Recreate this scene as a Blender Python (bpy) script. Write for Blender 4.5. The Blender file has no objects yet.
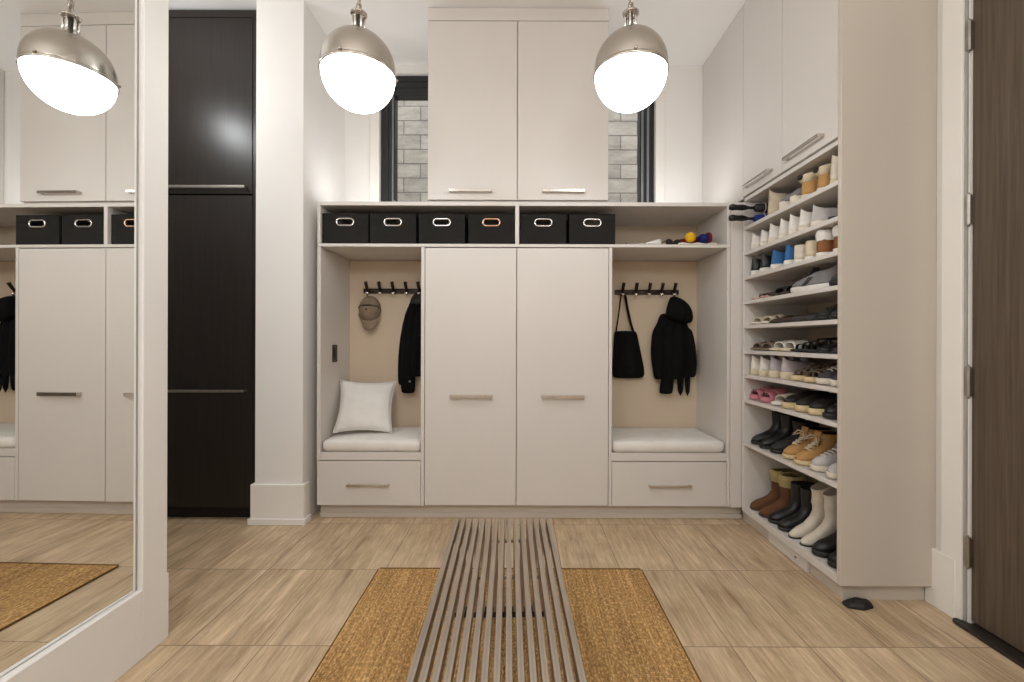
import bpy, bmesh, math, random
from mathutils import Vector, Matrix
random.seed(7)
PI = math.pi
S = bpy.context.scene
COL = S.collection

# ------------------------------------------------------------------ camera, world, lights, exposure
F = 440.0
cam_data = bpy.data.cameras.new('camera')
cam_data.sensor_width = 36.0
cam_data.lens = F * 36.0 / 1024.0
cam_data.shift_x = -8.0 / 1024.0
cam_data.shift_y = -1.0 / 1024.0
cam_data.clip_start = 0.02
cam = bpy.data.objects.new('camera', cam_data)
COL.objects.link(cam)
cam.location = (0, 0, 1.2)
cam.rotation_euler = (PI / 2, 0, 0)
cam.rotation_euler.rotate_axis('Z', 0.003)
S.camera = cam

S.view_settings.view_transform = 'Standard'
S.view_settings.look = 'None'
S.view_settings.exposure = 0.26
S.view_settings.gamma = 1.0
S.view_settings.use_curve_mapping = False

world = bpy.data.worlds.new('world')
S.world = world
world.use_nodes = True
wn = world.node_tree.nodes
wn['Background'].inputs[0].default_value = (0.95, 0.97, 1.0, 1)
wn['Background'].inputs[1].default_value = 0.9

GLOBE_EMIT = 9.4
LAMP_COL = (0.96, 0.985, 1.0)


def lamp(name, kind, loc, power, size=0.15, color=(1, 0.92, 0.84), rot=(0, 0, 0)):
    d = bpy.data.lights.new(name, kind)
    d.energy = power
    d.color = color
    if kind == 'AREA':
        d.shape = 'DISK'
        d.size = size
    else:
        d.shadow_soft_size = size
    o = bpy.data.objects.new(name, d)
    o.location = loc
    o.rotation_euler = rot
    COL.objects.link(o)
    return o


# added fill lamps, no fixtures: behind the camera, and uplights on the locker counter
for x in (-0.75, 0.55):
    lamp('rear_fill_point', 'POINT', (x, -0.15, 2.40), 25, 0.16, LAMP_COL)  # made-up fill points, unseen, to brighten ceiling and walls
lamp('rear_fill_disc', 'AREA', (0.0, -1.8, 3.395), 16, 0.22, LAMP_COL)  # unseen disc lamp added for fill from the rear
for x, w in ((-0.98, 0.62), (0.99, 0.68)):
    o = lamp('added_counter_uplight', 'AREA', (x, 3.20, 2.135), 2.2, w, LAMP_COL, (PI, 0, 0))  # added uplight washing the ceiling and back wall
    o.data.shape = 'RECTANGLE'
    o.data.size_y = 0.34
lamp('hall_lamp', 'POINT', (-2.27, 2.30, 2.83), 14, 0.08, LAMP_COL)

# ------------------------------------------------------------------ materials


def srgb(r, g, b):
    def f(c):
        c /= 255.0
        return c / 12.92 if c <= 0.04045 else ((c + 0.055) / 1.055) ** 2.4
    return (f(r), f(g), f(b), 1.0)


class NT:
    def __init__(self, name):
        self.m = bpy.data.materials.new(name)
        self.m.use_nodes = True
        self.t = self.m.node_tree
        self.b = self.t.nodes['Principled BSDF']
        self.out = self.t.nodes['Material Output']

    def n(self, typ, **kw):
        nd = self.t.nodes.new(typ)
        for k, v in kw.items():
            setattr(nd, k, v)
        return nd

    def l(self, a, b):
        self.t.links.new(a, b)

    def val(self, sock, v):
        if hasattr(v, 'is_output'):
            self.l(v, sock)
        else:
            sock.default_value = v

    def math(self, op, a, b=0.0, c=None):
        nd = self.n('ShaderNodeMath', operation=op)
        self.val(nd.inputs[0], a)
        self.val(nd.inputs[1], b)
        if c is not None:
            self.val(nd.inputs[2], c)
        return nd.outputs[0]

    def coord(self):
        return self.n('ShaderNodeTexCoord').outputs['Object']

    def mapped(self, scale, loc=(0, 0, 0), vec=None):
        mp = self.n('ShaderNodeMapping')
        mp.inputs['Scale'].default_value = scale
        mp.inputs['Location'].default_value = loc
        self.l(vec or self.coord(), mp.inputs['Vector'])
        return mp.outputs[0]

    def noise(self, vec, scale, detail=3.0, rough=0.55):
        nd = self.n('ShaderNodeTexNoise')
        nd.inputs['Scale'].default_value = scale
        nd.inputs['Detail'].default_value = detail
        nd.inputs['Roughness'].default_value = rough
        self.l(vec, nd.inputs['Vector'])
        return nd.outputs['Fac']

    def ramp(self, fac, stops):
        nd = self.n('ShaderNodeValToRGB')
        cr = nd.color_ramp
        while len(cr.elements) < len(stops):
            cr.elements.new(0.5)
        for e, (p, c) in zip(cr.elements, stops):
            e.position = p
            e.color = c
        self.l(fac, nd.inputs[0])
        return nd.outputs[0]

    def mix(self, fac, a, b, blend='MIX'):
        nd = self.n('ShaderNodeMix', data_type='RGBA', blend_type=blend)
        self.val(nd.inputs[0], fac)
        self.val(nd.inputs[6], a)
        self.val(nd.inputs[7], b)
        return nd.outputs[2]

    def bump(self, h, strength=0.2, dist=0.01):
        nd = self.n('ShaderNodeBump')
        nd.inputs['Strength'].default_value = strength
        nd.inputs['Distance'].default_value = dist
        self.l(h, nd.inputs['Height'])
        self.l(nd.outputs[0], self.b.inputs['Normal'])

    def base(self, c):
        self.val(self.b.inputs['Base Color'], c)

    def set(self, rough=0.5, metal=0.0, **kw):
        self.b.inputs['Roughness'].default_value = rough
        self.b.inputs['Metallic'].default_value = metal
        for k, v in kw.items():
            self.b.inputs[k].default_value = v
        return self.m


def dark(c, k):
    return (c[0] * k, c[1] * k, c[2] * k, 1)


def mat_plain(name, c, rough=0.5, metal=0.0, var=0.06, scale=9.0, bump=0.0, bscale=120.0):
    t = NT(name)
    f = t.noise(t.coord(), scale)
    t.base(t.ramp(f, [(0.3, dark(c, 1 - var)), (0.7, dark(c, 1 + var))]))
    if bump:
        t.bump(t.noise(t.coord(), bscale, 2), bump, 0.004)
    return t.set(rough, metal)


def mat_cloth(name, c, rough=0.9, var=0.12, wscale=260.0, bump=0.25, sheen=0.0):
    t = NT(name)
    f = t.noise(t.coord(), 14.0)
    t.base(t.ramp(f, [(0.3, dark(c, 1 - var)), (0.7, dark(c, 1 + var))]))
    t.bump(t.noise(t.coord(), wscale, 1), bump, 0.003)
    m = t.set(rough)
    t.b.inputs['Sheen Weight'].default_value = sheen
    t.b.inputs['Specular IOR Level'].default_value = 0.2
    return m


def mat_grain(name, c1, c2, rough, scale):
    t = NT(name)
    v = t.mapped(scale)
    f = t.noise(v, 1.0, 5.0, 0.6)
    t.base(t.ramp(f, [(0.3, c1), (0.7, c2)]))
    t.bump(f, 0.06, 0.002)
    t.b.inputs['Specular IOR Level'].default_value = 0.35
    return t.set(rough)


def mat_metal(name, c, rough, scale=(4, 4, 400), var=0.12):
    t = NT(name)
    f = t.noise(t.mapped(scale), 1.0, 2.0)
    t.base(t.ramp(f, [(0.3, dark(c, 1 - var)), (0.7, dark(c, 1 + var))]))
    return t.set(rough, 1.0)


def mat_floor():
    t = NT('travertine_tile')
    co = t.coord()
    sx = t.n('ShaderNodeSeparateXYZ')
    t.l(co, sx.inputs[0])
    TX, TY = 0.306, 0.572
    u = t.math('DIVIDE', t.math('SUBTRACT', sx.outputs[0], 0.528), TX)
    w = t.math('DIVIDE', t.math('SUBTRACT', sx.outputs[1], 2.296), TY)
    fu, fw = t.math('FLOOR', u), t.math('FLOOR', w)
    ru, rw = t.math('SUBTRACT', u, fu), t.math('SUBTRACT', w, fw)
    # distance to the joints in metres
    du = t.math('MULTIPLY', t.math('MINIMUM', ru, t.math('SUBTRACT', 1.0, ru)), TX)
    dw = t.math('MULTIPLY', t.math('MINIMUM', rw, t.math('SUBTRACT', 1.0, rw)), TY)
    dj = t.math('MINIMUM', du, dw)
    joint = t.math('LESS_THAN', dj, 0.0017)
    cell = t.n('ShaderNodeCombineXYZ')
    t.l(fu, cell.inputs[0])
    t.l(fw, cell.inputs[1])
    wnz = t.n('ShaderNodeTexWhiteNoise', noise_dimensions='3D')
    t.l(cell.outputs[0], wnz.inputs['Vector'])
    off = t.n('ShaderNodeVectorMath', operation='MULTIPLY_ADD')
    t.l(wnz.outputs['Color'], off.inputs[0])
    off.inputs[1].default_value = (9, 9, 9)
    t.l(co, off.inputs[2])
    vein = t.noise(t.mapped((21, 1.15, 1), vec=off.outputs[0]), 1.0, 5.0, 0.62)
    fine = t.noise(t.mapped((85, 7.0, 1), vec=off.outputs[0]), 1.0, 4.0, 0.6)
    blot = t.noise(t.mapped((7, 3.5, 1), vec=off.outputs[0]), 1.0, 4.0, 0.6)
    a = t.ramp(vein, [(0.33, srgb(116, 98, 82)), (0.43, srgb(164, 146, 127)), (0.56, srgb(186, 169, 150)), (0.70, srgb(212, 198, 182))])
    b = t.ramp(fine, [(0.36, srgb(134, 115, 96)), (0.52, srgb(182, 164, 144)), (0.66, srgb(216, 204, 190))])
    c = t.mix(0.42, a, b)
    c = t.mix(0.30, c, t.ramp(blot, [(0.34, srgb(140, 122, 103)), (0.66, srgb(212, 199, 184))]))
    tone = t.math('ADD', 0.93, t.math('MULTIPLY', wnz.outputs['Value'], 0.12))
    tn = t.n('ShaderNodeCombineXYZ')
    for i in range(3):
        t.l(tone, tn.inputs[i])
    c = t.mix(1.0, c, tn.outputs[0], 'MULTIPLY')
    c = t.mix(1.0, c, (1.30, 1.17, 0.95, 1), 'MULTIPLY')
    c = t.mix(joint, c, srgb(128, 108, 88))
    t.base(c)
    t.bump(t.math('SUBTRACT', t.math('MULTIPLY', vein, 0.15), joint), 0.25, 0.002)
    return t.set(0.42)


def mat_rug():
    t = NT('jute_weave')
    co = t.coord()
    streak = t.noise(t.mapped((70, 2.6, 1)), 1.0, 4.0, 0.7)
    knot = t.noise(t.mapped((120, 60, 1)), 1.0, 1.5, 0.7)
    broad = t.noise(t.mapped((9, 0.8, 1)), 1.0, 2.0)
    a = t.ramp(streak, [(0.34, srgb(96, 66, 36)), (0.5, srgb(158, 122, 78)), (0.66, srgb(222, 190, 142))])
    b = t.ramp(knot, [(0.36, srgb(80, 54, 28)), (0.52, srgb(162, 125, 80)), (0.68, srgb(230, 198, 150))])
    c = t.mix(0.55, a, b)
    c = t.mix(0.25, c, t.ramp(broad, [(0.35, srgb(128, 92, 52)), (0.65, srgb(198, 158, 104))]))
    c = t.mix(1.0, c, (1.52, 1.45, 1.26, 1), 'MULTIPLY')
    t.base(c)
    wv = t.n('ShaderNodeTexWave', wave_type='BANDS', bands_direction='Y')
    wv.inputs['Scale'].default_value = 34.0
    wv.inputs['Distortion'].default_value = 1.2
    t.l(co, wv.inputs['Vector'])
    wx = t.n('ShaderNodeTexWave', wave_type='BANDS', bands_direction='X')
    wx.inputs['Scale'].default_value = 26.0
    wx.inputs['Distortion'].default_value = 1.5
    t.l(co, wx.inputs['Vector'])
    t.bump(t.math('ADD', t.math('MULTIPLY', wv.outputs['Fac'], wx.outputs['Fac']), t.math('MULTIPLY', knot, 0.6)), 0.9, 0.006)
    return t.set(0.95)


def mat_blocks():
    t = NT('grey_stone_block')
    sx = t.n('ShaderNodeSeparateXYZ')
    t.l(t.coord(), sx.inputs[0])
    cm = t.n('ShaderNodeCombineXYZ')
    t.l(sx.outputs[0], cm.inputs[0])
    t.l(sx.outputs[2], cm.inputs[1])
    br = t.n('ShaderNodeTexBrick')
    br.offset = 0.5
    br.inputs['Scale'].default_value = 1.0
    br.inputs['Brick Width'].default_value = 0.36
    br.inputs['Row Height'].default_value = 0.155
    br.inputs['Mortar Size'].default_value = 0.006
    br.inputs['Color1'].default_value = srgb(200, 196, 190)
    br.inputs['Color2'].default_value = srgb(176, 172, 166)
    br.inputs['Mortar'].default_value = srgb(128, 125, 121)
    t.l(cm.outputs[0], br.inputs['Vector'])
    nz = t.noise(t.mapped((3, 3, 9)), 2.0, 5.0, 0.65)
    c = t.mix(0.55, br.outputs['Color'], t.ramp(nz, [(0.3, srgb(120, 118, 115)), (0.7, srgb(215, 213, 209))]), 'OVERLAY')
    t.base(c)
    t.bump(nz, 0.3, 0.01)
    return t.set(0.9)


def mat_glass():
    t = NT('clear_window_glass')
    tr = t.n('ShaderNodeBsdfTransparent')
    tr.inputs[0].default_value = (0.95, 0.95, 0.94, 1)
    gl = t.n('ShaderNodeBsdfGlossy')
    gl.inputs['Roughness'].default_value = 0.02
    fr = t.n('ShaderNodeFresnel')
    fr.inputs['IOR'].default_value = 1.35
    mx = t.n('ShaderNodeMixShader')
    t.l(fr.outputs[0], mx.inputs[0])
    t.l(tr.outputs[0], mx.inputs[1])
    t.l(gl.outputs[0], mx.inputs[2])
    t.l(mx.outputs[0], t.out.inputs['Surface'])
    return t.m


def mat_globe():
    t = NT('lit_opal_glass')
    t.base((0.95, 0.93, 0.9, 1))
    t.b.inputs['Emission Color'].default_value = LAMP_COL + (1,)
    t.b.inputs['Emission Strength'].default_value = GLOBE_EMIT
    return t.set(0.2)


M = {}
M['wall'] = mat_plain('wall_paint', srgb(240, 236, 231), 0.7, 0, 0.015, 3, 0.05, 300)
M['ceiling'] = mat_plain('ceiling_paint', srgb(246, 243, 240), 0.8, 0, 0.01, 3)
M['trim'] = mat_plain('trim_paint', srgb(242, 237, 230), 0.45, 0, 0.015, 3)
M['cab'] = mat_plain('cabinet_lacquer', srgb(220, 213, 206), 0.42, 0, 0.012, 2)
M['cab_in'] = mat_plain('cabinet_liner', srgb(213, 193, 168), 0.55, 0, 0.015, 2)
M['panel'] = mat_plain('shade_toned_lacquer', srgb(206, 195, 182), 0.42, 0, 0.012, 2)  # cabinet lacquer toned down; the end panel's shade is put into the colour
M['floor'] = mat_floor()
M['rug'] = mat_rug()
M['rug_edge'] = mat_cloth('jute_binding', srgb(120, 88, 50), 0.95)
M['dark_wood'] = mat_grain('dark_stained_oak', srgb(30, 25, 21), srgb(42, 36, 31), 0.33, (60, 60, 2))
M['door_wood'] = mat_grain('brown_stained_oak', srgb(78, 65, 53), srgb(104, 90, 75), 0.45, (70, 70, 2.0))
M['black_void'] = mat_plain('shadow_recess_black', srgb(22, 20, 18), 0.7)
M['nickel'] = mat_metal('brushed_nickel', (0.52, 0.475, 0.42), 0.26, (3, 3, 3), 0.03)
M['steel'] = mat_metal('brushed_stainless_steel', (0.50, 0.43, 0.36), 0.46, (200, 3, 200), 0.14)
M['handle'] = mat_metal('satin_handle_metal', (0.58, 0.54, 0.50), 0.19, (300, 6, 6), 0.08)
M['hinge'] = mat_metal('pewter_hinge_metal', (0.36, 0.33, 0.30), 0.35, (20, 20, 20), 0.1)
M['black_metal'] = mat_plain('black_window_metal', srgb(30, 31, 32), 0.4)
M['grey_metal'] = mat_plain('grey_gasket', srgb(120, 124, 126), 0.5)
M['bronze'] = mat_plain('dark_bronze', srgb(46, 32, 26), 0.35, 0.4)
M['chrome'] = mat_metal('polished_chrome', (0.85, 0.83, 0.8), 0.12, (3, 3, 3), 0.02)
M['copper'] = mat_metal('copper_ring', (0.80, 0.50, 0.33), 0.25, (3, 3, 3), 0.05)
M['glass'] = mat_glass()
M['globe'] = mat_globe()
M['block'] = mat_blocks()
M['box'] = mat_cloth('charcoal_canvas', srgb(36, 34, 32), 0.85, 0.10)
M['black_cloth'] = mat_cloth('black_cloth', srgb(11, 10, 11), 0.9, 0.25, 160)
M['tote'] = mat_cloth('black_canvas', srgb(11, 10, 10), 0.9, 0.2)
M['cap'] = mat_cloth('khaki_twill', srgb(142, 124, 104), 0.9, 0.14)
M['cap_dark'] = mat_cloth('dark_khaki_twill', srgb(84, 74, 60), 0.9)
M['white_cloth'] = mat_cloth('white_linen', srgb(236, 231, 224), 0.9, 0.03, 300, 0.15)
M['pillow'] = mat_cloth('ivory_linen', srgb(236, 232, 226), 0.9, 0.03, 300, 0.2)
M['rubber'] = mat_plain('black_rubber', srgb(24, 23, 24), 0.6)
M['threshold'] = mat_plain('dark_threshold', srgb(40, 34, 30), 0.45)
M['mirror_trim'] = mat_plain('mirror_trim_paint', srgb(168, 164, 158), 0.5)
mm = NT('mirror_silver')
mm.base((0.90, 0.91, 0.90, 1))
M['mirror'] = mm.set(0.0, 1.0)
# shoe materials
for k, c, r in [('white', (226, 219, 210), .55), ('offwhite', (216, 205, 188), .6), ('cream', (212, 196, 168), .6), ('black', (18, 17, 17), .45),
                ('black2', (30, 28, 28), .6), ('charcoal', (58, 56, 57), .7), ('grey', (128, 124, 124), .75), ('palegrey', (190, 185, 181), .7),
                ('blue', (52, 104, 158), .8), ('paleblue', (120, 164, 200), .8), ('tan', (182, 138, 84), .85), ('brown', (98, 62, 34), .85), ('cognac', (134, 84, 44), .7),
                ('darkbrown', (64, 44, 34), .6), ('pink', (188, 114, 124), .6), ('dustypink', (196, 158, 142), .7), ('beige', (196, 178, 154), .85),
                ('lilac', (186, 176, 180), .7), ('gum', (205, 182, 140), .6), ('taupe', (130, 112, 92), .8)]:
    M[k] = mat_plain('shoe_' + k, srgb(*c), r, 0, 0.10, 22, 0.08, 200)
M['fur'] = mat_cloth('cream_shearling', srgb(216, 200, 172), 1.0, 0.15, 180, 0.9)
M['fur2'] = mat_cloth('olive_shearling', srgb(176, 158, 112), 1.0, 0.2, 180, 0.9)
M['lining'] = mat_cloth('dark_lining', srgb(34, 30, 28), 0.95)
M['palelining'] = mat_cloth('pale_lining', srgb(188, 176, 160), 0.95)
for k, c in [('red', (112, 24, 26)), ('yellow', (232, 182, 30)), ('navy', (34, 40, 104)), ('royal', (36, 50, 120))]:
    M[k] = mat_cloth(k + '_fabric', srgb(*c), 0.6, 0.08)

# ------------------------------------------------------------------ mesh helpers


class MB:
    def __init__(self):
        self.bm = bmesh.new()

    def box(self, x0, x1, y0, y1, z0, z1, mtx=None):
        vs = [self.bm.verts.new(p) for p in ((x0, y0, z0), (x1, y0, z0), (x1, y1, z0), (x0, y1, z0), (x0, y0, z1), (x1, y0, z1), (x1, y1, z1), (x0, y1, z1))]
        if mtx is not None:
            for v in vs:
                v.co = mtx @ v.co
        for f in ((0, 3, 2, 1), (4, 5, 6, 7), (0, 1, 5, 4), (1, 2, 6, 5), (2, 3, 7, 6), (3, 0, 4, 7)):
            self.bm.faces.new([vs[i] for i in f])
        return self

    def loft(self, rings, cap0=True, cap1=True, closed=True):
        rv = [[self.bm.verts.new(p) for p in r] for r in rings]
        n = len(rings[0])
        for a, b in zip(rv, rv[1:]):
            for i in range(n if closed else n - 1):
                j = (i + 1) % n
                self.bm.faces.new((a[i], a[j], b[j], b[i]))
        if cap0 and closed:
            self.bm.faces.new(list(reversed(rv[0])))
        if cap1 and closed:
            self.bm.faces.new(rv[-1])
        return self

    def tube(self, pts, r, n=8, closed=False):
        pts = [Vector(p) for p in pts]
        m = len(pts)
        rs = r if isinstance(r, (list, tuple)) else [r] * m
        rings = []
        prev = None
        for i, p in enumerate(pts):
            if closed:
                tg = pts[(i + 1) % m] - pts[i - 1]
            else:
                tg = pts[min(i + 1, m - 1)] - pts[max(i - 1, 0)]
            tg.normalize()
            if prev is None:
                up = Vector((0, 0, 1)) if abs(tg.z) < 0.9 else Vector((1, 0, 0))
                u = tg.cross(up).normalized()
            else:
                u = (prev - tg * prev.dot(tg)).normalized()
            prev = u
            w = tg.cross(u)
            rings.append([p + (u * math.cos(2 * PI * k / n) + w * math.sin(2 * PI * k / n)) * rs[i] for k in range(n)])
        if closed:
            rv = [[self.bm.verts.new(p) for p in rr] for rr in rings]
            for a in range(m):
                b = (a + 1) % m
                for i in range(n):
                    j = (i + 1) % n
                    self.bm.faces.new((rv[a][i], rv[a][j], rv[b][j], rv[b][i]))
        else:
            self.loft(rings)
        return self

    def lathe(self, prof, n=40, c=(0, 0, 0), cap0=True, cap1=True):
        rings = []
        for r, z in prof:
            r = max(r, 1e-4)
            rings.append([(c[0] + r * math.cos(2 * PI * k / n), c[1] + r * math.sin(2 * PI * k / n), c[2] + z) for k in range(n)])
        return self.loft(rings, cap0, cap1)

    def prism(self, poly, z0, z1, mtx=None):
        a = [Vector((p[0], p[1], z0)) for p in poly]
        b = [Vector((p[0], p[1], z1)) for p in poly]
        if mtx is not None:
            a = [mtx @ p for p in a]
            b = [mtx @ p for p in b]
        return self.loft([a, b])

    def jitter(self, k):
        for v in self.bm.verts:
            v.co += Vector((random.uniform(-k, k), random.uniform(-k, k), random.uniform(-k, k)))
        return self

    def build(self, name, mat, parent=None, bevel=0.0, smooth=False, sub=0, seg=2, loc=None):
        bmesh.ops.recalc_face_normals(self.bm, faces=self.bm.faces)
        me = bpy.data.meshes.new(name)
        self.bm.to_mesh(me)
        self.bm.free()
        o = bpy.data.objects.new(name, me)
        COL.objects.link(o)
        me.materials.append(mat)
        if smooth:
            for p in me.polygons:
                p.use_smooth = True
        if bevel:
            b = o.modifiers.new('bevel', 'BEVEL')
            b.width = bevel
            b.segments = seg
            b.limit_method = 'ANGLE'
        if sub:
            s = o.modifiers.new('sub', 'SUBSURF')
            s.levels = sub
            s.render_levels = sub
        if parent is not None:
            o.parent = parent
        if loc:
            o.location = loc
        return o


def tag(o, label=None, cat=None, group=None, kind=None):
    if label:
        o['label'] = label
    if cat:
        o['category'] = cat
    if group:
        o['group'] = group
    if kind:
        o['kind'] = kind
    return o


def thing(name, label, cat, loc=(0, 0, 0), rz=0.0, group=None):
    o = bpy.data.objects.new(name, None)
    COL.objects.link(o)
    o.empty_display_size = 0.05
    o.location = loc
    o.rotation_euler = (0, 0, rz)
    return tag(o, label, cat, group)


def struct(name, boxes, mat, label, bevel=0.0, parent=None):
    m = MB()
    for b in boxes:
        m.box(*b)
    o = m.build(name, mat, parent, bevel)
    if parent is None:
        tag(o, label, 'room', None, 'structure')
    return o


def part_box(name, b, mat, parent, bevel=0.0015):
    return MB().box(*b).build(name, mat, parent, bevel)


def copy_tree(root, loc=None, rz=None, label=None, group=None):
    r = root.copy()
    COL.objects.link(r)
    for ch in root.children:
        c = ch.copy()
        COL.objects.link(c)
        c.parent = r
        for g in ch.children:
            d = g.copy()
            COL.objects.link(d)
            d.parent = c
    if loc is not None:
        r.location = loc
    if rz is not None:
        r.rotation_euler = (0, 0, rz)
    if label:
        r['label'] = label
    if group:
        r['group'] = group
    return r


# ------------------------------------------------------------------ room shell
CEIL = 3.405
XL = -1.412          # mirror wall and alcove side plane
XR = 1.895           # wall with the entry door
YB = 3.53            # back wall
struct('floor', [(-3.9, 2.2, -2.8, 3.7, -0.1, 0)], M['floor'], 'beige travertine tile floor with long straight veins')
struct('ceiling', [(-3.9, 2.2, -2.8, 3.7, CEIL, CEIL + 0.1)], M['ceiling'], 'plain white painted ceiling over the mudroom')
WX0, WX1, WZ0, WZ1 = -1.13, 1.08, 1.70, 3.335
struct('wall_back', [(-3.9, WX0, YB, 3.7, 0, CEIL), (WX1, 2.2, YB, 3.7, 0, CEIL), (WX0, WX1, YB, 3.7, 0, WZ0), (WX0, WX1, YB, 3.7, WZ1, CEIL)],
       M['wall'], 'off-white painted wall behind the locker cabinets')
DY0, DY1, DZ1 = 0.86, 1.864, 2.82
struct('wall_right', [(XR, 2.2, DY1, 3.53, 0, CEIL), (XR, 2.2, -2.7, DY0, 0, CEIL), (XR, 2.2, DY0, DY1, DZ1, CEIL)], M['wall'], 'off-white wall holding the dark entry door')
struct('wall_front', [(-3.9, 2.2, -2.8, -2.7, 0, CEIL)], M['wall'], 'off-white painted wall facing the lockers')
MY0, MY1, MZ0, MZ1 = 0.25, 1.650, 0.258, 2.90
struct('wall_left', [(-1.58, XL, -2.7, MY0, 0, CEIL), (-1.58, XL, MY1, 1.765, 0, CEIL), (-1.58, XL, MY0, MY1, 0, MZ0), (-1.58, XL, MY0, MY1, MZ1, CEIL),
                     (-1.58, -1.50, MY0, MY1, MZ0, MZ1), (-3.9, -1.58, 1.62, 1.765, 0, CEIL)], M['wall'], 'white wall panel framing the large recessed mirror', 0.003)
struct('wall_hall', [(-3.9, -3.75, 1.765, 3.53, 0, CEIL)], M['wall'], 'off-white end wall of the side hall')
struct('column_1', [(-1.722, XL, 2.862, YB, 0, CEIL)], M['wall'], 'white wall pier between the dark cabinet and the lockers', 0.003)
# baseboards: tall flat board with a small shoe strip, wrapped round the pier
struct('baseboard_left', [(-1.742, XL + 0.018, 2.844, 2.862, 0, 0.26), (XL, XL + 0.018, 2.862, 2.925, 0, 0.26), (-1.742, -1.722, 2.862, 2.90, 0, 0.26),
                          (-1.754, XL + 0.03, 2.832, 2.844, 0, 0.042), (XL + 0.018, XL + 0.03, 2.844, 2.925, 0, 0.042)], M['trim'], 'tall white baseboard wrapped round the pier', 0.004)
struct('baseboard_hall', [(-1.60, XL, 1.765, 1.774, 0, 0.26)], M['trim'], 'white baseboard on the end of the mirror wall', 0.003)
struct('baseboard_right', [(XR - 0.02, XR, DY1 + 0.03, 2.035, 0, 0.26), (XR - 0.02, XR, -2.7, DY0 - 0.1, 0, 0.26)], M['trim'], 'tall white baseboard beside the entry door', 0.003)

# ------------------------------------------------------------------ window and the stone wall outside
win = tag(bpy.data.objects.new('window_1', None), 'black framed window behind the upper cabinet facing grey stone', 'room', None, 'structure')
COL.objects.link(win)
win.location = (0, YB, 0)
yy = 0.03
MB().box(WX0, WX0 + 0.112, yy, yy + 0.09, WZ0, WZ1).build('window_frame', M['black_metal'], win, 0.004)
MB().box(WX1 - 0.112, WX1, yy, yy + 0.09, WZ0, WZ1).build('window_frame', M['black_metal'], win, 0.004)
MB().box(WX0 + 0.112, WX1 - 0.112, yy, yy + 0.09, WZ1 - 0.155, WZ1).build('window_frame', M['black_metal'], win, 0.004)
MB().box(WX0 + 0.112, WX1 - 0.112, yy, yy + 0.09, WZ0, WZ0 + 0.1).build('window_frame', M['black_metal'], win, 0.004)
for x in (WX0 + 0.05, WX0 + 0.092):
    MB().box(x, x + 0.012, yy - 0.006, yy, WZ0, WZ1 - 0.15).build('window_gasket', M['grey_metal'] if x > WX0 + 0.06 else M['black_metal'], win)
for x in (WX1 - 0.105, WX1 - 0.06):
    MB().box(x, x + 0.018, yy - 0.006, yy, WZ0, WZ1 - 0.15).build('window_gasket', M['grey_metal'], win)
for z in (WZ1 - 0.05, WZ1 - 0.10):
    MB().box(WX0 + 0.01, WX1 - 0.01, yy - 0.008, yy, z, z + 0.03).build('blind_cassette', M['black_metal'], win, 0.003)
MB().box(WX0 + 0.10, WX1 - 0.10, yy + 0.05, yy + 0.056, WZ0 + 0.09, WZ1 - 0.145).build('glass_pane', M['glass'], win)
MB().tube([(WX0 + 0.118, yy - 0.02, 2.2), (WX0 + 0.118, yy - 0.02, 2.32)], 0.008).build('window_latch', M['grey_metal'], win)
struct('trim_1', [(WX1, WX1 + 0.075, YB - 0.014, YB, WZ0, CEIL - 0.002), (WX0 - 0.075, WX0, YB - 0.014, YB, WZ0, CEIL - 0.002)], M['trim'], 'flat white casing strips beside the window', 0.003)
struct('wall_outside', [(-4.0, 4.0, 4.75, 4.95, -0.1, 4.2)], M['block'], 'grey stone block wall seen through the window')
lamp('daylight', 'SUN', (0, 4.2, 6), 1.5, 0.3, (1.0, 0.96, 0.92), (0, 0, 0)).rotation_euler = (math.radians(38), 0, 0)

# ------------------------------------------------------------------ entry door on the right wall
door = tag(bpy.data.objects.new('door_1', None), 'dark brown wooden entry door hung on pewter hinges', 'door', None, 'structure')
COL.objects.link(door)
door.location = (XR, 0, 0)
MB().box(0.012, 0.057, DY0 + 0.012, DY1 - 0.008, 0.022, DZ1 - 0.02).build('door_leaf', M['door_wood'], door, 0.002)
MB().box(-0.018, 0.001, DY1 + 0.008, 1.962, 0.0, DZ1 + 0.12).build('door_casing', M['trim'], door, 0.003)
MB().box(-0.018, 0.001, DY0 - 0.1, DY0 - 0.01, 0.0, DZ1 + 0.12).build('door_casing', M['trim'], door, 0.003)
MB().box(-0.018, 0.001, DY0 - 0.1, DY1 + 0.115, DZ1 + 0.01, DZ1 + 0.12).build('door_casing', M['trim'], door, 0.003)
MB().box(0.0, 0.14, DY1 - 0.006, DY1 + 0.010, 0.0, DZ1 + 0.01).build('door_jamb', M['trim'], door, 0.002)
MB().box(-0.008, 0.0, DY1 - 0.004, DY1 + 0.008, 0.0, DZ1).build('jamb_stop', M['mirror_trim'], door, 0.001)
MB().box(0.06, 0.14, DY0, DY1, 0.0, DZ1).build('door_backing', M['black_void'], door)
for z in (2.49, 1.755, 1.03, 0.31):
    h = MB()
    h.tube([(-0.002, DY1 - 0.006, z - 0.063), (-0.002, DY1 - 0.006, z + 0.063)], 0.0105, 16)
    hb = h.build('hinge', M['hinge'], door, 0.001)
    MB().box(0.000, 0.0125, DY1 - 0.016, DY1 - 0.006, z - 0.055, z + 0.055).box(-0.009, -0.003, DY1 - 0.004, DY1 + 0.006, z - 0.055, z + 0.055).build('hinge_leaf', M['hinge'], hb, 0.001)
    MB().tube([(-0.002, DY1 - 0.006, z + 0.063), (-0.002, DY1 - 0.006, z + 0.072)], [0.006, 0.003], 10).tube([(-0.002, DY1 - 0.006, z - 0.063), (-0.002, DY1 - 0.006, z - 0.072)], [0.006, 0.003], 10).build('hinge_tip', M['hinge'], hb, 0, True)
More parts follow.
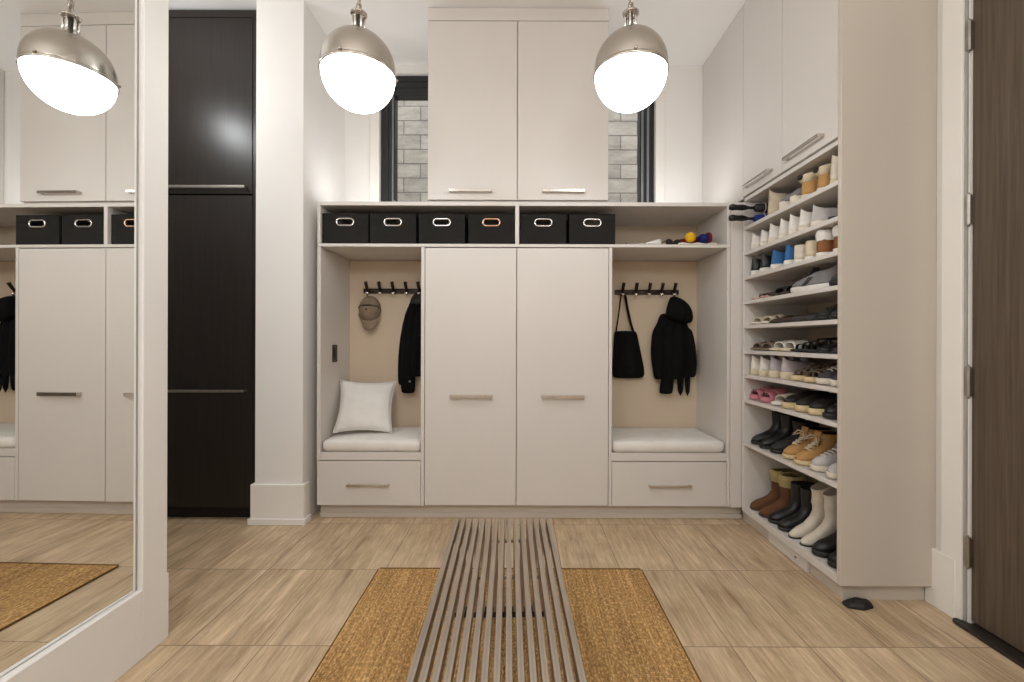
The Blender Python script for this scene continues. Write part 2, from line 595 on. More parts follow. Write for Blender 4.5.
poly = [(XR + 0.06, DY0), (XR - 0.048, DY0), (XR - 0.048, DY1 + 0.0), (XR - 0.043, DY1 + 0.018), (XR - 0.03, DY1 + 0.026), (XR - 0.012, DY1 + 0.02), (XR + 0.0, DY1 - 0.013), (XR + 0.06, DY1 - 0.013)]
tag(MB().prism(poly, 0, 0.016).build('trim_2', M['threshold'], None, 0.004), 'dark threshold strip under the entry door', 'room', None, 'structure')

# ------------------------------------------------------------------ mirror
mir = thing('wall_mirror', 'large frameless mirror set into the white wall panel', 'mirror', (XL, (MY0 + MY1) / 2, MZ0))
hy, hz = (MY1 - MY0) / 2, MZ1 - MZ0
MYAW = 0.017
mg = MB().box(-0.006, 0.0, -hy + 0.006, hy - 0.006, 0.004, hz - 0.004).build('mirror_glass', M['mirror'], mir)
mg.location = (-1.459 + MYAW * (MY0 + MY1) / 2 - XL, 0, 0)
mg.rotation_euler = (0, 0, -MYAW)
f = MB()
f.box(-0.026, -0.019, hy - 0.012, hy - 0.001, 0.001, hz - 0.001).box(-0.046, -0.038, -hy + 0.001, -hy + 0.02, 0.001, hz - 0.001)
f.box(-0.046, -0.030, -hy + 0.02, hy - 0.02, 0.001, 0.010).box(-0.046, -0.030, -hy + 0.02, hy - 0.02, hz - 0.010, hz - 0.001)
f.build('mirror_trim_frame', M['mirror_trim'], mir, 0.002)

# ------------------------------------------------------------------ handles


def bar_handle(parent, x, y, z, length, axis='X', h=0.017, stand=0.032, mat=None, out=(0, -1)):
    """flat bar pull; (x, y, z) is the middle of the bar's back on the door face"""
    mat = mat or M['handle']
    m = MB()
    L2 = length / 2
    if axis == 'X':
        m.box(x - L2, x + L2, y - stand, y - stand + 0.009, z - h / 2, z + h / 2)
        for s in (-1, 1):
            m.box(x + s * (L2 - 0.006) - 0.006, x + s * (L2 - 0.006) + 0.006, y - stand + 0.009, y + 0.002, z - h / 2 + 0.002, z + h / 2 - 0.002)
    else:
        m.box(x - stand, x - stand + 0.009, y - L2, y + L2, z - h / 2, z + h / 2)
        for s in (-1, 1):
            m.box(x - stand + 0.009, x + 0.002, y + s * (L2 - 0.006) - 0.006, y + s * (L2 - 0.006) + 0.006, z - h / 2 + 0.002, z + h / 2 - 0.002)
    return m.build('handle', mat, parent, 0.002)


# ------------------------------------------------------------------ dark tall cabinet in the side hall
YD = 2.905
XD0, XD1 = -3.1, -1.745
dc = thing('tall_cabinet', 'tall dark stained wood cabinet with long bar handles, beside the white pier', 'cabinet', (XD0, YD, 0))
W = XD1 - XD0
part_box('carcass', (0, W, 0.024, 0.60, 0.085, 3.372), M['dark_wood'], dc)
part_box('side_stile', (W - 0.022, W, 0.0, 0.024, 0.085, 3.372), M['dark_wood'], dc)
part_box('top_rail', (0, W - 0.022, 0.0, 0.024, 3.325, 3.372), M['dark_wood'], dc)
part_box('toe_kick', (0, W, 0.06, 0.55, 0.0, 0.085), M['black_void'], dc)
d1 = part_box('upper_door', (0.4, W - 0.026, 0.0, 0.022, 2.158, 3.321), M['dark_wood'], dc, 0.002)
d2 = part_box('middle_door', (0.4, W - 0.026, 0.0, 0.022, 0.09, 2.150), M['dark_wood'], dc, 0.002)
bar_handle(d1, W - 0.055 - 0.45, 0.0, 2.195, 0.9, 'X', 0.018, 0.04, M['hinge'])
bar_handle(d2, W - 0.055 - 0.45, 0.0, 0.860, 0.9, 'X', 0.018, 0.04, M['hinge'])

# ------------------------------------------------------------------ locker wall
YF = 2.92
ZT = 2.116
pl = thing('cabinet_plinth', 'beige recessed toe kick running under the locker cabinets', 'plinth', (0, YF, 0))
part_box('kick_board', (-1.345, 1.498, 0.055, 0.08, 0, 0.098), M['panel'], pl)
part_box('shoe_strip', (-1.345, 1.498, 0.043, 0.055, 0, 0.034), M['panel'], pl, 0.004)

G = 0.0025


def niche(name, x0, x1, xi0, xi1, label, hx):
    r = thing(name, label, 'cabinet', (x0, YF, 0.098))
    X = x0
    part_box('side_panel', (0, xi0 - X, 0.0, 0.60, 0.0 if hx < 0 else 0.0, 1.717), M['cab'], r) if hx > 0 else part_box('side_panel', (0, xi0 - X, 0.0, 0.60, 0.298, 1.717), M['cab'], r)
    if hx < 0:
        part_box('side_panel', (xi1 - X, x1 - X, 0.0, 0.60, 0.0, 1.717), M['cab'], r)
    else:
        part_box('side_panel', (xi1 - X, x1 - X, 0.0, 0.60, 0.0, 1.717), M['cab'], r)
    part_box('back_panel', (xi0 - X, xi1 - X, 0.50, 0.52, 0.298, 1.717), M['cab_in'], r)
    part_box('seat_board', (xi0 - X, xi1 - X, 0.004, 0.50, 0.300, 0.352), M['cab'], r)
    part_box('base_box', (0.001 if hx < 0 else xi0 - X + 0.001, xi1 - X - 0.001, 0.024, 0.58, 0.0, 0.297), M['cab_in'], r)
    dx0 = G if hx < 0 else xi0 - X + G
    dr = part_box('drawer', (dx0, xi1 - X - G, 0.0, 0.022, 0.002, 0.2935), M['cab'], r, 0.002)
    bar_handle(dr, abs(hx) * 0 + (dx0 + xi1 - X) / 2 + 0.0, 0.0, 0.14, 0.278, 'X', 0.016, 0.032)
    return r


n1 = niche('bench_cabinet', -1.347, -0.634, -1.324, -0.657, 'open bench niche with drawer holding the pillow, cap and dark jacket', -1)
n2 = niche('bench_cabinet', 0.590, 1.393, 0.611, 1.374, 'open bench niche with drawer holding the tote bag and hooded jacket', 1)
MB().box(1.394, 1.482, 2.902, 2.921, 0.098, 2.113).build('filler_strip', M['cab'], None, 0.002)
tag(bpy.data.objects['filler_strip'], 'narrow upright filler board in the corner between lockers and shoe shelves', 'panel')

wd = thing('wardrobe_cabinet', 'tall cream two-door wardrobe between the two bench niches', 'cabinet', (-0.634, YF, 0.098))
Wd = 1.224
part_box('carcass', (0.001, Wd - 0.001, 0.026, 0.60, 0.0, 1.717), M['cab_in'], wd)
for a, b, hxc in ((0.0035, 0.6085, 0.3135), (0.6135, Wd - 0.0035, 0.916)):
    d = part_box('door', (a, b, 0.0, 0.022, 0.004, 1.712), M['cab'], wd, 0.002)
    bar_handle(d, hxc, 0.0, 0.729, 0.28, 'X', 0.026, 0.034)

cb = thing('cubby_shelf', 'long open cubby row above the lockers holding black storage boxes', 'shelf', (-1.347, YF, 1.817))
Wc = 2.74
part_box('bottom_board', (0, Wc, 0.0, 0.60, 0.0, 0.02), M['cab'], cb)
part_box('top_board', (0, Wc, 0.0, 0.60, 0.274, 0.299), M['cab'], cb)
part_box('side_panel', (0, 0.02, 0.0, 0.60, 0.02, 0.274), M['cab'], cb)
part_box('side_panel', (Wc - 0.02, Wc, 0.0, 0.60, 0.02, 0.274), M['cab'], cb)
part_box('divider', (1.313, 1.339, 0.0, 0.50, 0.02, 0.274), M['cab'], cb)
part_box('back_panel', (0.02, Wc - 0.02, 0.50, 0.52, 0.02, 0.274), M['cab_in'], cb)

uc = thing('upper_cabinet', 'tall two-door upper cabinet in front of the window', 'cabinet', (-0.617, YF, ZT))
Wu = 1.201
part_box('carcass', (0.002, Wu - 0.002, 0.024, 0.60, 0.002, CEIL - ZT - 0.002), M['cab'], uc)
part_box('ceiling_filler', (0, Wu, 0.0, 0.024, 1.2045, CEIL - ZT - 0.002), M['cab'], uc)
for a, b, hxc in ((0.002, 0.5935, 0.286), (0.5985, Wu - 0.002, 0.902)):
    d = part_box('door', (a, b, 0.0, 0.022, 0.014, 1.200), M['cab'], uc, 0.002)
    bar_handle(d, hxc, 0.0, 0.068, 0.28, 'X', 0.018, 0.034)

# cushions
for x0, x1, lab in ((-1.318, -0.663, 'white bench cushion under the pillow'), (0.617, 1.368, 'white bench cushion under the tote bag and hooded jacket')):
    w = x1 - x0
    r = thing('bench_cushion', lab, 'cushion', ((x0 + x1) / 2, YF + 0.25, 0.4505), 0, 'bench seat cushions')
    m = MB()
    NX, NY = 16, 12
    rings = []
    for k, (z, ins) in enumerate(((0.002, 0.012), (0.018, 0.0), (0.058, 0.0), (0.070, 0.006), (0.077, 0.022))):
        ring = []
        hx_, hy_ = w / 2 - ins, 0.246 - ins
        rad = 0.03
        for q in range(4):
            cx = (hx_ - rad) * (1 if q in (0, 3) else -1)
            cy = (hy_ - rad) * (1 if q in (0, 1) else -1)
            for s in range(5):
                a = q * PI / 2 + s * PI / 8
                ring.append((cx + rad * math.cos(a), cy + rad * math.sin(a), z))
        rings.append(ring)
    top = [tuple((Vector(p) * 0.55).to_2d()) + (0.083,) for p in rings[-1]]
    rings.append(top)
    m.loft(rings).build('cushion_body', M['white_cloth'], r, 0, True)
    ring = rings[3]
    MB().tube([(p[0], p[1], p[2] - 0.004) for p in ring], 0.003, 6, True).build('piping', M['white_cloth'], r, 0, True)

# ------------------------------------------------------------------ pillow
pr = thing('throw_pillow', 'square ivory throw pillow leaning in the bench corner', 'pillow', (-1.112, 3.180, 0.521))
m = MB()
N = 20
H = 0.197


def pil(u, v, s):
    # u,v in -1..1; pinched corners, slack edges
    e = (1 - u * u) ** 0.55 * (1 - v * v) ** 0.55
    sx_ = 1 - 0.115 * (1 - v * v) * abs(u) ** 3
    sz_ = 1 - 0.115 * (1 - u * u) * abs(v) ** 3
    wr = 0.006 * math.sin(7 * u + 3 * v) * math.cos(5 * v - 2 * u) * (1 - e) * e * 1.5
    return (u * H * 1.0 * sx_, s * 0.068 * e + wr, v * H * sz_)


for s in (-1, 1):
    g = [[m.bm.verts.new(pil(-1 + 2 * i / N, -1 + 2 * j / N, s)) for i in range(N + 1)] for j in range(N + 1)]
    for j in range(N):
        for i in range(N):
            m.bm.faces.new((g[j][i], g[j][i + 1], g[j + 1][i + 1], g[j + 1][i]))
bmesh.ops.remove_doubles(m.bm, verts=m.bm.verts, dist=0.0004)
pb = m.build('pillow_cover', M['pillow'], pr, 0, True)
tilt = math.radians(-28)
PMAT = Matrix.Translation((0, 0, 0.199)) @ Matrix.Rotation(math.radians(13), 4, 'Z') @ Matrix.Rotation(tilt, 4, 'X') @ Matrix.Rotation(math.radians(2.5), 4, 'Y')
pb.matrix_local = PMAT
e = MB()
pts = []
for k in range(80):
    t_ = k / 80 * 4
    q, fr = int(t_), t_ - int(t_)
    u, v = [(-1 + 2 * fr, -1), (1, -1 + 2 * fr), (1 - 2 * fr, 1), (-1, 1 - 2 * fr)][q]
    pts.append(pil(u, v, 0))
e.tube(pts, 0.0035, 6, True)
eb = e.build('pillow_seam', M['pillow'], pr, 0, True)
eb.matrix_local = PMAT

# ------------------------------------------------------------------ storage boxes
KB = 440 / (YF + 0.02)


def storage_box(cx, label, ring='chrome'):
    r = thing('storage_box', label, 'box', (cx, YF + 0.02, 1.8378), 0, 'black storage boxes in the cubby row')
    w, h, d, t = 0.1535, 0.206, 0.34, 0.006
    m = MB()
    hw, hh, hzc, rad = 0.045, 0.014, 0.147, 0.014
    m.box(-w, w, 0.0, t, 0, hzc - 0.016).box(-w, w, 0.0, t, hzc + 0.016, h).box(-w, -0.046, 0, t, hzc - 0.016, hzc + 0.016).box(0.046, w, 0, t, hzc - 0.016, hzc + 0.016)
    m.box(-w, -w + t, t, d, 0, h).box(w - t, w, t, d, 0, h).box(-w + t, w - t, d - t, d, 0, h).box(-w + t, w - t, t, d - t, 0, t)
    m.build('box_body', M['box'], r, 0.0015)
    pts = []
    for k in range(12):
        a = -PI / 2 + PI * k / 11
        pts.append((0.034 + 0.023 * math.cos(a), -0.001, hzc + 0.023 * math.sin(a)))
    for k in range(12):
        a = PI / 2 + PI * k / 11
        pts.append((-0.034 + 0.023 * math.cos(a), -0.001, hzc + 0.023 * math.sin(a)))
    MB().tube(pts, 0.0055, 8, True).build('grommet', M[ring], r, 0, True)
    MB().tube([(-w + 0.002, -0.0005, h - 0.004), (w - 0.002, -0.0005, h - 0.004)], 0.0022, 6).build('hem', M['box'], r, 0, True)
    return r


wheres = ['black storage box with oval ring beside the white pier end of the cubby', 'second black storage box from the pier end of the cubby row',
          'third black storage box from the pier end of the cubby row', 'black storage box with copper coloured ring, just before the cubby divider',
          'black storage box just past the divider in the shorter cubby', 'last black storage box, next to the empty part of the cubby']
for px, lab, ring in zip((344.8, 392.6, 441.5, 491.0, 543.0, 592.0), wheres, ('chrome', 'chrome', 'chrome', 'copper', 'chrome', 'chrome')):
    storage_box((px - 520) / KB, lab, ring)

# ------------------------------------------------------------------ things in the open cubby
ZC = 1.837
um = thing('folded_umbrella', 'dark red folded umbrella lying in the open cubby', 'umbrella', (1.185, 3.125, ZC + 0.056), 0)
prof = [(0.012, -0.15), (0.028, -0.13), (0.034, -0.05), (0.031, 0.05), (0.022, 0.14), (0.008, 0.172)]
u_ = MB()
rings = []
for r_, x_ in prof:
    rings.append([(x_, r_ * math.cos(2 * PI * k / 18) * (1 + 0.10 * math.cos(6 * 2 * PI * k / 18)), r_ * math.sin(2 * PI * k / 18) * (1 + 0.10 * math.cos(6 * 2 * PI * k / 18))) for k in range(18)])
ub = u_.loft(rings).build('canopy', M['red'], um, 0, True)
uh = MB().tube([(-0.15, 0, 0), (-0.185, 0, 0.0), (-0.215, 0, 0.002)], [0.012, 0.014, 0.012], 12).build('umbrella_grip', M['black2'], um, 0, True)
um.rotation_euler = (0, math.radians(-11), 0)
bl = thing('play_ball', 'small yellow ball resting against the red umbrella', 'ball', (1.150, 2.975, ZC + 0.004))
prof = [(0.034 * math.sin(PI * k / 14), 0.034 - 0.034 * math.cos(PI * k / 14)) for k in range(15)]
MB().lathe(prof, 28).build('ball_shell', M['yellow'], bl, 0, True)
MB().tube([(0.0342 * math.cos(2 * PI * k / 24), 0.0342 * math.sin(2 * PI * k / 24), 0.034) for k in range(24)], 0.0012, 6, True).build('ball_seam', M['tan'], bl, 0, True)
bl.location.z = ZC + 0.026
hat = thing('knit_hat', 'navy blue knit hat with dark red rim in the cubby corner', 'hat', (1.27, 3.015, ZC + 0.027), 0)
prof = [(0.002, 0.0), (0.03, 0.002), (0.046, 0.014), (0.05, 0.035), (0.05, 0.060)]
hb_ = MB()
rings = []
for r_, x_ in prof:
    rings.append([(x_ - 0.05, r_ * math.cos(2 * PI * k / 20), 0.032 + r_ * 0.68 * math.sin(2 * PI * k / 20)) for k in range(20)])
hb_.loft(rings).build('hat_crown', M['navy'], hat, 0, True)
MB().tube([(0.014, 0.049 * math.cos(2 * PI * k / 20), 0.032 + 0.034 * math.sin(2 * PI * k / 20)) for k in range(20)], 0.011, 8, True).build('hat_rim', M['red'], hat, 0, True)
tw = thing('folded_towel', 'white folded cloth lying under the yellow ball and blue hat', 'cloth', (1.19, 3.005, ZC + 0.0005))
m = MB()
rings = []
for k in range(13):
    x_ = -0.125 + 0.25 * k / 12
    hgt = 0.018 + 0.004 * math.sin(k * 1.3)
    rings.append([(x_, 0.07 * math.copysign(abs(math.cos(2 * PI * j / 16)) ** 0.6, math.cos(2 * PI * j / 16)), hgt / 2 + hgt / 2 * math.copysign(abs(math.sin(2 * PI * j / 16)) ** 0.8, math.sin(2 * PI * j / 16))) for j in range(16)])
m.loft(rings).build('cloth_body', M['white_cloth'], tw, 0, True)
MB().box(-0.125, 0.125, -0.073, -0.069, 0.006, 0.009).build('cloth_fold', M['offwhite'], tw, 0.001)
gv = thing('work_glove', 'crumpled white glove lying in the open cubby', 'glove', (0.885, 3.00, ZC + 0.0005))
m = MB()
rings = []
for k, (x_, w_, h_) in enumerate([(-0.06, 0.01, 0.008), (-0.045, 0.028, 0.02), (-0.01, 0.04, 0.035), (0.03, 0.042, 0.045), (0.06, 0.035, 0.056), (0.075, 0.022, 0.05)]):
    rings.append([(x_, w_ * math.cos(2 * PI * j / 14), h_ / 2 + h_ / 2 * math.sin(2 * PI * j / 14)) for j in range(14)])
m.loft(rings).build('glove_palm', M['white_cloth'], gv, 0, True, 1)
for j, (y0, L) in enumerate(((-0.026, 0.045), (-0.009, 0.06), (0.009, 0.057), (0.026, 0.04))):
    MB().tube([(-0.045, y0, 0.011), (-0.045 - L * 0.5, y0 * 1.15, 0.012), (-0.045 - L, y0 * 1.25, 0.008)], [0.009, 0.0085, 0.006], 8).build('glove_finger', M['white_cloth'], gv, 0, True, 1)
MB().tube([(0.0, -0.035, 0.012), (-0.025, -0.058, 0.011), (-0.045, -0.064, 0.009)], [0.010, 0.009, 0.006], 8).build('glove_thumb', M['white_cloth'], gv, 0, True, 1)
fo = thing('flat_pouch', 'thin black pouch lying flat beside the last storage box', 'pouch', (0.785, 3.02, ZC + 0.0005))
MB().box(-0.08, 0.08, -0.07, 0.07, 0, 0.012).build('pouch_body', M['black2'], fo, 0.005, False, 0, 3)
MB().box(-0.07, 0.07, -0.073, -0.069, 0.005, 0.009).build('pouch_zip', M['handle'], fo, 0.001)
sg = thing('sunglasses', 'dark sunglasses leaning beside the crumpled white glove', 'sunglasses', (1.03, 2.96, ZC + 0.0005), math.radians(15))
for s in (-1, 1):
    rim = [(s * 0.032 + 0.026 * math.cos(2 * PI * k / 18), 0, 0.022 + 0.020 * math.sin(2 * PI * k / 18)) for k in range(18)]
    rr = MB().tube(rim, 0.0025, 6, True).build('rim', M['black'], sg, 0, True)
    MB().prism([(p[0], p[2]) for p in rim], -0.001, 0.001, Matrix.Rotation(PI / 2, 4, 'X')).build('lens', M['black2'], rr)
    MB().tube([(s * 0.058, 0, 0.028), (s * 0.060, 0.07, 0.026), (s * 0.056, 0.11, 0.006)], 0.0025, 6).build('temple', M['black'], sg, 0, True)
MB().tube([(-0.008, 0, 0.026), (0, 0, 0.030), (0.008, 0, 0.026)], 0.002, 6).build('bridge', M['black'], sg, 0, True)

# ------------------------------------------------------------------ coat racks
YN = YF + 0.50   # niche back panel face


def coat_rack(x0, x1, z, hooks, lab, label_cat='coat rack'):
    r = thing('coat_rack', lab, label_cat, ((x0 + x1) / 2, YN - 0.001, z))
    L2 = (x1 - x0) / 2
    MB().box(-L2, L2, -0.018, 0, -0.019, 0.019).build('rail', M['bronze'], r, 0.006, False, 0, 3)
    for hxw in hooks:
        hx = hxw - (x0 + x1) / 2
        h = MB()
        h.tube([(hx, -0.012, -0.012), (hx, -0.03, -0.004), (hx, -0.055, 0.022), (hx, -0.074, 0.050), (hx, -0.080, 0.062)], [0.012, 0.012, 0.012, 0.013, 0.014], 10)
        hk = h.build('hook', M['bronze'], r, 0, True)
        MB().tube([(hx, -0.018, -0.004), (hx, -0.030, -0.022), (hx, -0.046, -0.026), (hx, -0.054, -0.012)], [0.013, 0.013, 0.012, 0.015], 10).build('hook_tip', M['chrome'], hk, 0, True)
    return r


KN = 440 / (YN - 0.02)
hl = [(p - 520) / KN for p in (368.2, 381, 394, 407, 419.5)]
coat_rack((363 - 520) / KN, (426 - 520) / KN, 1.576, hl, 'five-hook coat rack holding the cap and dark jacket')
hr_ = [(p - 520) / KN for p in (621.8, 635, 648, 660.5, 673)]
coat_rack((615 - 520) / KN, (679 - 520) / KN, 1.573, hr_, 'five-hook coat rack holding the tote bag and hooded jacket')

# ------------------------------------------------------------------ hanging things
KJ = 440 / (YN - 0.06)


def jx(px):
    return (px - 520) / KJ


def jz(py):
    return 1.2 + (340 - py) / KJ


def cloth_loft(name, rows, mat, parent, origin, folds=7, amp=0.010, n=44, depth=0.045, yback=-0.004, seed=0.0):
    """rows of (y pixel, left pixel, right pixel, depth scale): a hanging cloth body"""
    rings = []
    for i, (py, xl, xr, ds) in enumerate(rows):
        cx, a = (jx(xl) + jx(xr)) / 2, (jx(xr) - jx(xl)) / 2
        b = depth * ds
        ring = []
        for k in range(n):
            t = 2 * PI * k / n
            rip = amp * math.sin(folds * t + 0.5 * i + seed) * min(1.0, i * 0.35) * ds
            x = cx + a * math.cos(t)
            y = yback - b + (b + (rip if math.sin(t) < 0.2 else 0)) * math.sin(t)
            ring.append((x - origin[0], YN + min(y, -0.003) - origin[1], jz(py) - origin[2]))
        rings.append(ring)
    return MB().loft(rings).build(name, mat, parent, 0, True, 1)


# cap
cp = thing('baseball_cap', 'faded khaki baseball cap hanging from the coat rack', 'cap', (hl[0] + 0.0, YN - 0.05, 1.545))
ox, oy, oz = cp.location
m = MB()
prof_n = 22
rings = []
c0 = Vector((jx(368.0), YN - 0.012, jz(310.0)))
R1, R2, RD = 0.084, 0.108, 0.085
for j in range(9):
    ph = j / 8 * PI / 2
    rr = math.cos(ph)
    rings.append([(c0.x + R1 * rr * math.cos(2 * PI * k / prof_n) - ox, c0.y - RD * math.sin(ph) - oy, c0.z + R2 * rr * math.sin(2 * PI * k / prof_n) - oz) for k in range(prof_n)])
crown = m.loft(rings, True, True).build('crown', M['cap'], cp, 0, True)
m = MB()
pts_o, rows_ = [], []
for j in range(5):
    s = j / 4
    row = []
    for k in range(13):
        a = PI + PI * k / 12
        w_ = 0.083 * (1 - 0.12 * s)
        row.append((c0.x + 0.012 * s + w_ * math.cos(a) - ox, c0.y - 0.03 - 0.012 * s - 0.03 * (1 - abs(math.cos(a))) - oy, c0.z - 0.03 + (0.055 + 0.075 * s) * math.sin(a) - oz))
    rows_.append(row)
m.loft(rows_, closed=False)
br = m.build('brim', M['cap'], cp, 0, True)
sm_ = br.modifiers.new('s', 'SOLIDIFY')
sm_.thickness = 0.004
MB().tube([(c0.x + 0.078 * math.cos(a) - ox, c0.y - 0.028 - 0.07 * math.sin(a) ** 2 * 0.78 - oy, c0.z + 0.012 + 0.020 * math.sin(a) - oz) for a in [PI * k / 12 for k in range(13)]], 0.007, 8).build('cap_strap', M['cap_dark'], cp, 0, True)
MB().tube([(c0.x + 0.002 - ox, c0.y - 0.03 - oy, c0.z + 0.08 - oz), (hl[0] - ox, c0.y - 0.045 - oy, c0.z + 0.125 - oz), (hl[0] + 0.012 - ox, c0.y - 0.03 - oy, c0.z + 0.078 - oz)], 0.004, 6).build('hanging_loop', M['cap_dark'], cp, 0, True)
MB().lathe([(0.001, 0), (0.007, 0.001), (0.007, 0.003), (0.002, 0.006)], 12).build('button', M['cap_dark'], crown, 0, True, loc=(c0.x - ox, c0.y - RD - oy - 0.001, c0.z - oz)).rotation_euler = (PI / 2, 0, 0)

# jacket in the first niche
jk = thing('dark_jacket', 'black jacket hanging half hidden behind the wardrobe door edge', 'jacket', (hl[4], YN - 0.05, 1.55))
o_ = jk.location
cloth_loft('jacket_body', [(295, 413, 424, 0.45), (300, 409.5, 427, 0.7), (310, 406.5, 430, 0.9), (325, 403, 431, 1.05), (345, 400, 432, 1.15), (362, 398.5, 432, 1.2), (374, 399, 432, 1.15), (377, 401, 431, 1.0)],
           M['black_cloth'], jk, o_, 9, 0.016)
cloth_loft('sleeve', [(302, 407.5, 416, 0.7), (325, 401, 414, 1.0), (350, 398, 412, 1.05), (370, 397, 410, 1.0), (384, 397.5, 409, 0.9), (386, 398.5, 408, 0.8)], M['black_cloth'], jk, o_, 5, 0.005, 28, 0.032, -0.008, 1.0)
cloth_loft('sleeve', [(310, 405, 415, 0.6), (340, 402.5, 416, 0.9), (370, 401, 416, 1.0), (390, 401.5, 415.5, 0.9), (394, 402.5, 415, 0.8)], M['black_cloth'], jk, o_, 5, 0.006, 28, 0.040, -0.035, 2.0)
cloth_loft('collar', [(292, 416, 424, 0.3), (296, 411, 428, 0.6), (303, 409, 429, 0.8), (305, 410, 428, 0.7)], M['black2'], jk, o_, 4, 0.004, 28, 0.05, -0.012)
MB().tube([(jx(411) - o_[0], YN - 0.118 - o_[1], jz(381) - o_[2]), (jx(412.6) - o_[0], YN - 0.118 - o_[1], jz(381) - o_[2])], 0.008, 10).build('cuff_snap', M['chrome'], jk, 0, True)

# hooded jacket in the second niche
hj = thing('hooded_jacket', 'black hooded jacket hanging from the last hook beside the tote bag', 'jacket', (hr_[4], YN - 0.05, 1.55))
o_ = hj.location
cloth_loft('jacket_body', [(312, 661, 684, 0.6), (318, 659.5, 687, 0.75), (325, 657, 688.5, 0.85), (330, 652.5, 690, 0.95), (341, 651.5, 692, 1.05), (353, 650.5, 693.5, 1.15), (365, 652, 694, 1.2), (374, 653.5, 693, 1.15), (379, 655.5, 691, 1.0)],
           M['black_cloth'], hj, o_, 11, 0.020)
cloth_loft('hood', [(296, 671, 677, 0.4), (299, 668.5, 682, 0.8), (304, 666.5, 687, 1.05), (310, 664.5, 689.8, 1.2), (315, 664, 690.8, 1.25), (319, 668, 691, 1.15), (322, 677, 690.5, 0.8), (323, 682, 689, 0.5)], M['black_cloth'], hj, o_, 5, 0.010, 36, 0.055, -0.03, 0.7)
cloth_loft('sleeve', [(326, 653, 663, 0.7), (345, 650.2, 663, 1.0), (365, 651.5, 662, 1.0), (376, 653.5, 661.5, 0.9), (379, 654.5, 660.5, 0.8)], M['black_cloth'], hj, o_, 5, 0.006, 28, 0.05, -0.03, 1.3)
cloth_loft('sleeve', [(326, 684, 691, 0.7), (345, 684, 694.5, 1.0), (365, 685, 695.8, 1.0), (374, 686.5, 694.5, 0.9), (377, 687.5, 693.5, 0.8)], M['black_cloth'], hj, o_, 5, 0.006, 28, 0.05, -0.03, 2.3)
cloth_loft('scarf_end', [(330, 666, 676, 0.5), (360, 663, 674, 0.7), (380, 660.5, 673.5, 0.8), (391, 658.5, 672.5, 0.8), (393.5, 659.5, 671.5, 0.7)], M['black_cloth'], hj, o_, 5, 0.006, 28, 0.035, -0.045, 0.2)
cloth_loft('strap_end', [(340, 677, 684, 0.4), (370, 676.5, 684, 0.5), (396.5, 677.5, 683.2, 0.5)], M['black_cloth'], hj, o_, 3, 0.003, 20, 0.03, -0.05, 0.9)
cloth_loft('strap_end', [(340, 684.5, 690.5, 0.4), (370, 684.7, 690.6, 0.5), (397, 685.2, 690, 0.5)], M['black_cloth'], hj, o_, 3, 0.003, 20, 0.03, -0.045, 1.9)
MB().lathe([(0.001, 0), (0.010, 0.001), (0.010, 0.003), (0.002, 0.006)], 12).build('hood_snap', M['charcoal'], hj, 0, True, loc=(jx(678) - o_[0], YN - 0.155 - o_[1], jz(315) - o_[2])).rotation_euler = (PI / 2, 0, 0)
MB().tube([(jx(672) - o_[0], YN - 0.045 - o_[1], jz(299) - o_[2]), (hr_[4] - o_[0], YN - 0.05 - o_[1], 1.551 - o_[2]), (jx(676) - o_[0], YN - 0.045 - o_[1], jz(299) - o_[2])], 0.004, 6).build('hanging_loop', M['black2'], hj, 0, True)

# tote bag
tb = thing('tote_bag', 'black canvas tote bag hanging by its straps from a hook', 'bag', (hr_[0], YN - 0.05, 1.55))
o_ = tb.location
cloth_loft('bag_body', [(330.5, 615.5, 637, 0.35), (332, 615, 638, 0.5), (345, 614, 640, 0.9), (360, 613, 643, 1.2), (370, 612.5, 645, 1.25), (376, 613, 645, 1.0), (378.5, 615, 643, 0.6)], M['tote'], tb, o_, 6, 0.006, 40, 0.032, -0.012)
MB().tube([(jx(616.5) - o_[0], YN - 0.03 - o_[1], jz(334) - o_[2]), (jx(619) - o_[0], YN - 0.04 - o_[1], jz(315) - o_[2]), (jx(621.3) - o_[0], YN - 0.05 - o_[1], jz(294) - o_[2])], 0.0055, 8).build('strap', M['tote'], tb, 0, True)
m = MB()
a_ = [(625.3, 295), (627.5, 308), (630.5, 322), (635, 337)]
rings = []
for i, (px, py) in enumerate(a_):
    x, z = jx(px) - o_[0], jz(py) - o_[2]
    y = YN - 0.05 - o_[1] - 0.002 * i
    rings.append([(x - 0.010, y - 0.003, z), (x + 0.010, y - 0.003, z), (x + 0.010, y + 0.003, z), (x - 0.010, y + 0.003, z)])
m.loft(rings).build('strap', M['tote'], tb, 0.001)
MB().tube([(jx(621) - o_[0], YN - 0.05 - o_[1], jz(295) - o_[2]), (jx(623) - o_[0], YN - 0.05 - o_[1], jz(292.2) - o_[2]), (jx(625.5) - o_[0], YN - 0.05 - o_[1], jz(296) - o_[2])], 0.007, 8).build('strap_loop', M['tote'], tb, 0, True)

# wall plate in the first niche
sp = thing('switch_plate', 'small bronze switch plate on the side of the bench niche', 'switch', (-1.3235, 3.14, 1.10))
MB().box(0, 0.006, -0.038, 0.038, -0.062, 0.062).build('plate', M['bronze'], sp, 0.003)
MB().box(0.006, 0.011, -0.017, 0.017, -0.034, 0.034).build('rocker', M['bronze'], sp, 0.002)
for z in (-0.048, 0.048):
    MB().tube([(0.006, 0, z), (0.0075, 0, z)], 0.0035, 10).build('screw', M['handle'], sp)

